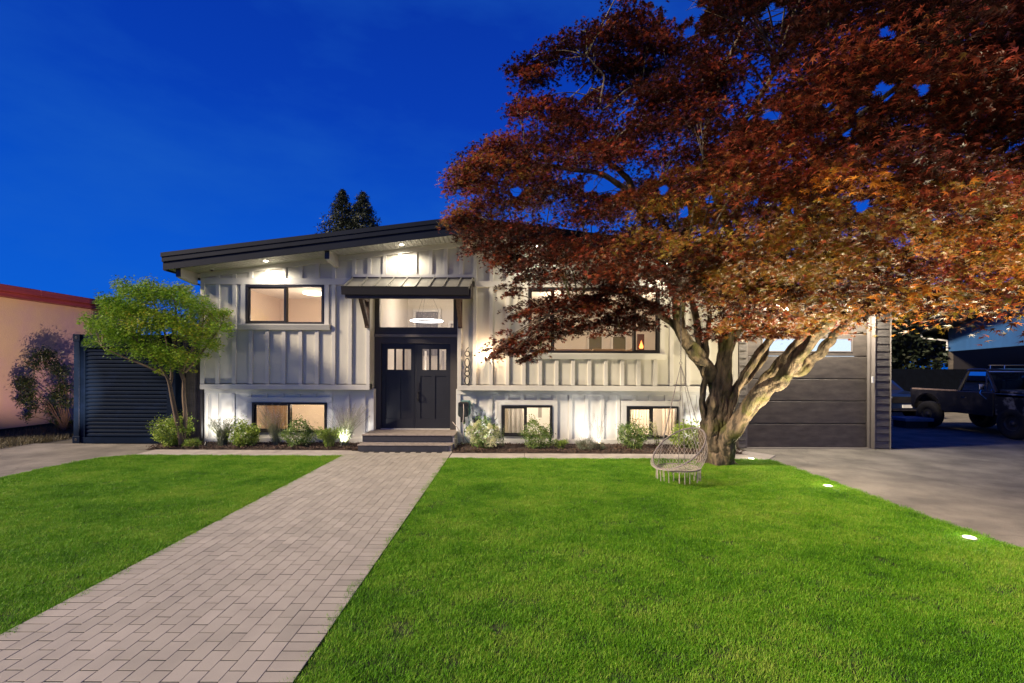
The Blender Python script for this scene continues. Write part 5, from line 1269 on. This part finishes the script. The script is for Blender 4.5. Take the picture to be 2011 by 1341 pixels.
conifer(671, 372, 38, 38, 'left of the two dark conifers behind the roof', 1); conifer(711, 376, 38, 40, 'right of the two dark conifers behind the roof', 2)
def broad(X, Y, h, r, label, seed, n=15000, leaf=.26, m_=None, group='dark trees behind the neighbouring house'):
    t = empty('broadleaf_tree', (X, Y, 0), 0, label, 'tree', group); r_ = np.random.RandomState(seed)
    mb = MB().tube([(0, 0, -.2), (.1, 0, h*.4), (0, .1, h*.7)], [.2, .14, .05], 8); C = []
    for k in range(14):
        c = np.array([r_.uniform(-1, 1)*r*.6, r_.uniform(-1, 1)*r*.6, h*.62 + r_.uniform(-1, 1)*h*.30]); rr = r*r_.uniform(.35, .55)
        C.append(c + blob_points(n // 14, (rr, rr, rr*.8), r_)); mb.tube([(0, .05, h*.35), tuple(c)], [.06, .01], 5)
    C = np.concatenate(C); leaf_mesh('crown', C, r_.uniform(0, 1, len(C)), leaf, 'kite', t, m_ or M_dark, flat=.3, seed=seed); mb.build('trunk', bark2, t)
broad(14.5, 23.5, 5.6, 2.6, 'dark tree just right of the garage corner', 1)
broad(18.5, 25.5, 6.3, 3.2, 'dark tree behind the left end of the blue lit carport', 2)
broad(24, 27.0, 6.8, 3.6, 'dark tree behind the carport roof', 3)
broad(-10.6, 16.2, 4.25, 1.3, 'dark tree rising behind the green maple', 4, 3500, .11, M_dark, None)
# fence right
M_fen = mat('dark_stained_fence', (.004, .006, .012), .8, .4, 5, spec=.1)
fn = empty('back_fence', (15.5, 20.5, 0), 0, 'dark board fence beyond the parked vehicles', 'fence')
for i in range(44): MB().box(-6.4 + i*.30, -6.4 + i*.30 + .292, -.012, .012, 0, 1.85 + .0).build('board', M_fen, fn)
MB().box(-6.4, 6.8, .013, .06, 1.5, 1.6).build('rail', M_garage, fn)

# ------------------------------------------------------------------ neighbour's carport at the right
M_wblue = mat('sky_lit_gable', (.035, .13, .34), .7, .15, 2)  # blue sky light on a white wall put into its colour
c0 = Vector((20.1, 22.0, 0)); dirv = Vector((-.486, -1, 0)).normalized(); per = Vector((dirv.y, -dirv.x, 0)) * -1
ang = math.atan2(dirv.y, dirv.x)
cp = empty('neighbour_carport', tuple(c0), ang, 'gabled carport, its wall coloured as under blue sky light, with a dark roof beyond the pickup at the right edge', 'carport')
# local x runs towards the camera along the wall; local y is away to the right of it
def cb(mb, n, m_, **k): return mb.build(n, m_, cp, **k)
zt0, zb0 = 3.66, 2.66
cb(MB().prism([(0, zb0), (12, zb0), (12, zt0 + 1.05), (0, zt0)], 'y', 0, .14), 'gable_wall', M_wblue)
cb(MB().box(0, .14, .14, 8, 0, zt0 - .02), 'side_wall', M_black)
cb(MB().box(0, .16, 0, .16, 0, zb0 - .002).build if False else MB().box(0.001, .16, .001, .139, 0, zb0 - .002), 'post', M_garage)
cb(MB().box(.0, 12, 4.0, 4.1, 0, zb0 - .05), 'inner_wall', M_black)
sl = 1.05 / 12
cb(MB().add([(-2.0, -.75, zt0 - 2*sl), (13, -.75, zt0 + 13*sl), (13, 8, zt0 + 13*sl), (-2.0, 8, zt0 - 2*sl), (-2.0, -.75, zt0 - 2*sl + .30), (13, -.75, zt0 + 13*sl + .30), (13, 8, zt0 + 13*sl + .30), (-2.0, 8, zt0 - 2*sl + .30)],
   [(0,3,2,1),(4,5,6,7),(0,1,5,4),(1,2,6,5),(2,3,7,6),(3,0,4,7)]), 'roof', M_fascia)
cb(MB().add([(-2.02, -.80, zt0 - 2*sl + .14), (13, -.80, zt0 + 13*sl + .14), (13, -.752, zt0 + 13*sl + .14), (-2.02, -.752, zt0 - 2*sl + .14), (-2.02, -.80, zt0 - 2*sl + .36), (13, -.80, zt0 + 13*sl + .36), (13, -.752, zt0 + 13*sl + .36), (-2.02, -.752, zt0 - 2*sl + .36)],
   [(0,3,2,1),(4,5,6,7),(0,1,5,4),(1,2,6,5),(2,3,7,6),(3,0,4,7)]), 'gutter', M_fascia)
cb(MB().tube([(-1.1, -.7, zt0 - .1), (-.9, -.7, zt0 - .32), (.08, -.06, zt0 - .5), (.10, -.06, zt0 - .95)], .045, 8), 'downpipe', M_white)

# ------------------------------------------------------------------ pickup
tx, ty0 = 13.22, 11.35           # left side plane and nose position; nose points to the camera
pk = empty('pickup_truck', (tx, ty0, 0), 0, 'old dark pickup truck with a worn hood parked beyond the driveway', 'pickup truck')
M_tr = mat('faded_black_paint', (.035, .033, .036), .38, .0, 3.0, col2=(.007, .007, .010), coat=.9, lo=.50, hi=.75, detail=10)
M_hood = mat('worn_hood_paint', (.20, .21, .24), .4, .0, 3.5, col2=(.010, .010, .013), coat=.3, lo=.50, hi=.60, detail=12)
M_tyre = mat('tyre_rubber', (.02, .02, .02), .85, .3, 20, bump=.4, bscale=40); M_rim = mat('steel_rim', (.10, .10, .10), .45, .3, 9, metal=.6); M_chrome = mat('chrome', (.6, .6, .62), .15, metal=1)
def tb_(mb, n, m_, par=None, **k): return mb.build(n, m_, par or pk, **k)
WD = 1.9
def arch(cy, r, z0, n=10): return [(cy - r*math.cos(math.pi*i/n), z0 + r*math.sin(math.pi*i/n)) for i in range(n + 1)]
wf, wr_ = 1.28, 3.85
zc_, wz_ = .62, .42
body = [(.25, .55)] + arch(wf, .50, .55) + arch(wr_, .50, .58) + [(4.45, .62), (4.50, 1.20), (1.75, 1.22), (1.72, 1.20), (.75, 1.16), (.22, 1.10), (.16, .95)]
tb_(MB().prism(body, 'x', 0, .12), 'body_side', M_tr, bevel=.012); tb_(MB().prism(body, 'x', WD - .12, WD), 'body_side', M_tr, bevel=.012)
tb_(MB().box(.12, WD - .12, .5, 4.45, .55, .75), 'chassis', M_black)
tb_(MB().prism([(.22, .70), (.18, 1.08), (.24, 1.17), (.75, 1.24), (1.72, 1.30), (1.72, .70)], 'x', .121, WD - .121), 'hood', M_hood, bevel=.02)
tb_(MB().box(.0, .125, .3, 1.72, 1.08, 1.20), 'fender_top', M_hood, bevel=.03)
tb_(MB().prism([(1.05, .62)] + [(.4, .95)] + [(.4, 1.10), (1.7, 1.12), (1.7, .62)], 'x', -.006, -.001), 'fender_wear', M_hood)
tb_(MB().box(.12, WD - .12, 2.85, 4.42, .76, .80), 'bed_floor', M_tr); tb_(MB().box(.121, WD - .121, 4.42, 4.49, .76, 1.18), 'tailgate', M_tr, bevel=.01); tb_(MB().box(.121, WD - .121, 2.78, 2.86, .76, 1.55), 'cab_back', M_tr)
# cab pillars, roof and glass
zb_, zt_ = 1.222, 1.80
def pil(p0, p1, w=.045): tb_(MB().tube([p0, p1], [w, w*.8], 6), 'pillar', M_tr)
for sx_ in (.06, WD - .06):
    ix = .14 if sx_ < 1 else -.14
    pil((sx_, 1.74, zb_), (sx_ + ix, 2.12, zt_)); pil((sx_, 2.82, zb_), (sx_ + ix, 2.66, zt_)); pil((sx_, 2.02, zb_), (sx_ + ix*.95, 2.14, zt_), .018)
    tb_(MB().add([(sx_ + ix*.1, 1.84, zb_ + .01), (sx_ + ix*.1, 2.76, zb_ + .01), (sx_ + ix*.95, 2.64, zt_ - .02), (sx_ + ix*.95, 2.16, zt_ - .02)], [(0, 1, 2, 3)]), 'side_window', glass('tinted_glass', (.35, .38, .42)))
tb_(MB().prism([(2.06, zt_ - .02), (2.08, zt_ + .045), (2.2, zt_ + .075), (2.6, zt_ + .075), (2.72, zt_ + .04), (2.74, zt_ - .02)], 'x', .16, WD - .16), 'cab_roof', M_tr, bevel=.03)
tb_(MB().add([(.10, 1.76, zb_ + .04), (WD - .10, 1.76, zb_ + .04), (WD - .22, 2.10, zt_ - .01), (.22, 2.10, zt_ - .01)], [(0, 1, 2, 3)]), 'windshield', glass('windshield_glass', (.55, .6, .66)))
tb_(MB().box(.18, WD - .18, 2.065, 2.09, zt_ - .025, zt_ + .0), 'visor_trim', M_chrome)
tb_(MB().box(.25, .75, 2.5, 2.62, .9, 1.55).box(1.1, 1.6, 2.5, 2.62, .9, 1.55), 'seat_back', M_black, bevel=.03)
tb_(MB().box(.0, .125, 2.86, 4.42, 1.19, 1.235), 'bed_rail', mat('rail_primer', (.22, .16, .14), .6, .4, 6)); tb_(MB().box(-.006, .0, 1.76, 2.72, .66, 1.19), 'door', M_tr, bevel=.004)
tb_(MB().box(-.03, -.006, 2.55, 2.68, 1.02, 1.05), 'door_handle', M_chrome)
tb_(MB().box(-.16, -.02, 1.98, 2.02, 1.28, 1.44), 'mirror', M_chrome, bevel=.01); tb_(MB().tube([(-.10, 2.0, 1.28), (-.14, 2.0, 1.18), (.0, 1.95, 1.02)], .010, 6), 'mirror_arm', M_chrome)
rk = tb_(MB().tube([(.35, 2.2, zt_ + .07), (.35, 2.2, zt_ + .17)], .018, 6).tube([(.75, 2.2, zt_ + .07), (.75, 2.2, zt_ + .17)], .018, 6).tube([(.3, 2.2, zt_ + .17), (1.5, 2.2, zt_ + .17)], .018, 6), 'roof_rack', M_chrome)
def wheel(x, y, s=1):
    z = wz_; w = tb_(MB(), 'wheel', M_tyre) if False else None
    mb = MB(); prof = [(.20, -.11), (.33, -.125), (.40, -.10), (.415, -.05), (.415, .05), (.40, .10), (.33, .125), (.20, .11)]; seg = 28
    base = 0
    for r, t in prof:
        for k in range(seg):
            a = 2*math.pi*k/seg; mb.v.append((x + t, y + r*math.cos(a), z + r*math.sin(a)))
    for i in range(len(prof)):
        j = (i+1) % len(prof)
        for k in range(seg): mb.f.append((i*seg+k, i*seg+(k+1) % seg, j*seg+(k+1) % seg, j*seg+k))
    w = tb_(mb, 'wheel', M_tyre, smooth=True)
    rm = MB(); q = -1 if s > 0 else 1
    for r, t in ((.20, .10*q), (.18, .06*q), (.09, .05*q), (.07, .09*q), (.04, .11*q)):
        for k in range(20):
            a = 2*math.pi*k/20; rm.v.append((x + t, y + r*math.cos(a), z + r*math.sin(a)))
    for i in range(4):
        for k in range(20): rm.f.append((i*20+k, i*20+(k+1) % 20, (i+1)*20+(k+1) % 20, (i+1)*20+k))
    rm.f.append(tuple(80 + k for k in range(20))); tb_(rm, 'rim', M_rim, w)
for y in (wf, wr_): wheel(.10, y); wheel(WD - .10, y, -1)
tb_(MB().box(.05, WD - .05, .02, .16, .55, .75), 'bumper', M_chrome, bevel=.02); tb_(MB().box(.35, WD - .35, .14, .17, .80, 1.05), 'grille', M_black)
for x in (.18, WD - .18): 
    o = tb_(MB().lathe([(.10, 0), (.09, .03), (.02, .04)], seg=16), 'headlight', M_white); o.rotation_euler = (R(90), 0, 0); o.location = (x, .17, .93)
# second vehicle behind the pickup
sv = empty('parked_car', (13.1, 17.0, 0), 0, 'dark blue car with a silver grille and white plate behind the pickup', 'car')
M_blue = mat('dark_blue_paint', (.008, .02, .07), .3, .2, 2, coat=.5)
sv.location = (14.75 - 0, 17.35, 0); sv.location.x = PX(1768, 17.4, 790) + .2
MB().prism([(0, .35), (.0, .78), (.08, .92), (1.1, 1.02), (1.7, 1.42), (3.2, 1.45), (3.9, 1.0), (4.2, .9), (4.2, .35)], 'x', -.85, .85).build('body', M_blue, sv, bevel=.04)
MB().box(-.55, .55, -.02, -.001, .62, .84).build('grille', M_chrome, sv)
for i in range(5): MB().box(-.55, .55, -.026, -.021, .63 + i*.043, .65 + i*.043).build('grille_bar', M_black, sv)
MB().box(-.17, .17, -.035, -.003, .44, .55).build('licence_plate', M_white, sv)
MB().box(-.86, .86, -.08, -.001, .34, .43).build('bumper', M_chrome, sv, bevel=.01)
for x in (-.7, .7): MB().box(x - .12, x + .12, -.03, -.001, .66, .80).build('headlight', M_white, sv, bevel=.01)
for x in (-.78, .78):
    for y in (.75, 3.3): 
        o = MB().lathe([(.2, -.1), (.33, -.1), (.34, 0), (.33, .1), (.2, .1)], seg=20).build('wheel', M_tyre, sv); o.rotation_euler = (0, R(90), 0); o.location = (x, y, .34)
MB().add([(-.72, 1.12, 1.04), (.72, 1.12, 1.04), (.62, 1.66, 1.40), (-.62, 1.66, 1.40)], [(0, 1, 2, 3)]).build('windshield', M_black, sv)
# low blue slab beside it
tbx = at(1788, 818, 15.2)
bl = empty('low_trailer', (tbx.x, 15.2, 0), 0, 'low flat blue grey platform on the ground behind the pickup', 'trailer')
MB().box(-.45, .45, -.35, .35, .22, .32).build('deck', mat('blue_deck', (.12, .2, .3), .6, .3, 4), bl, bevel=.01)
MB().box(-.35, .35, -.25, .25, .0, .218).build('base', M_black, bl)
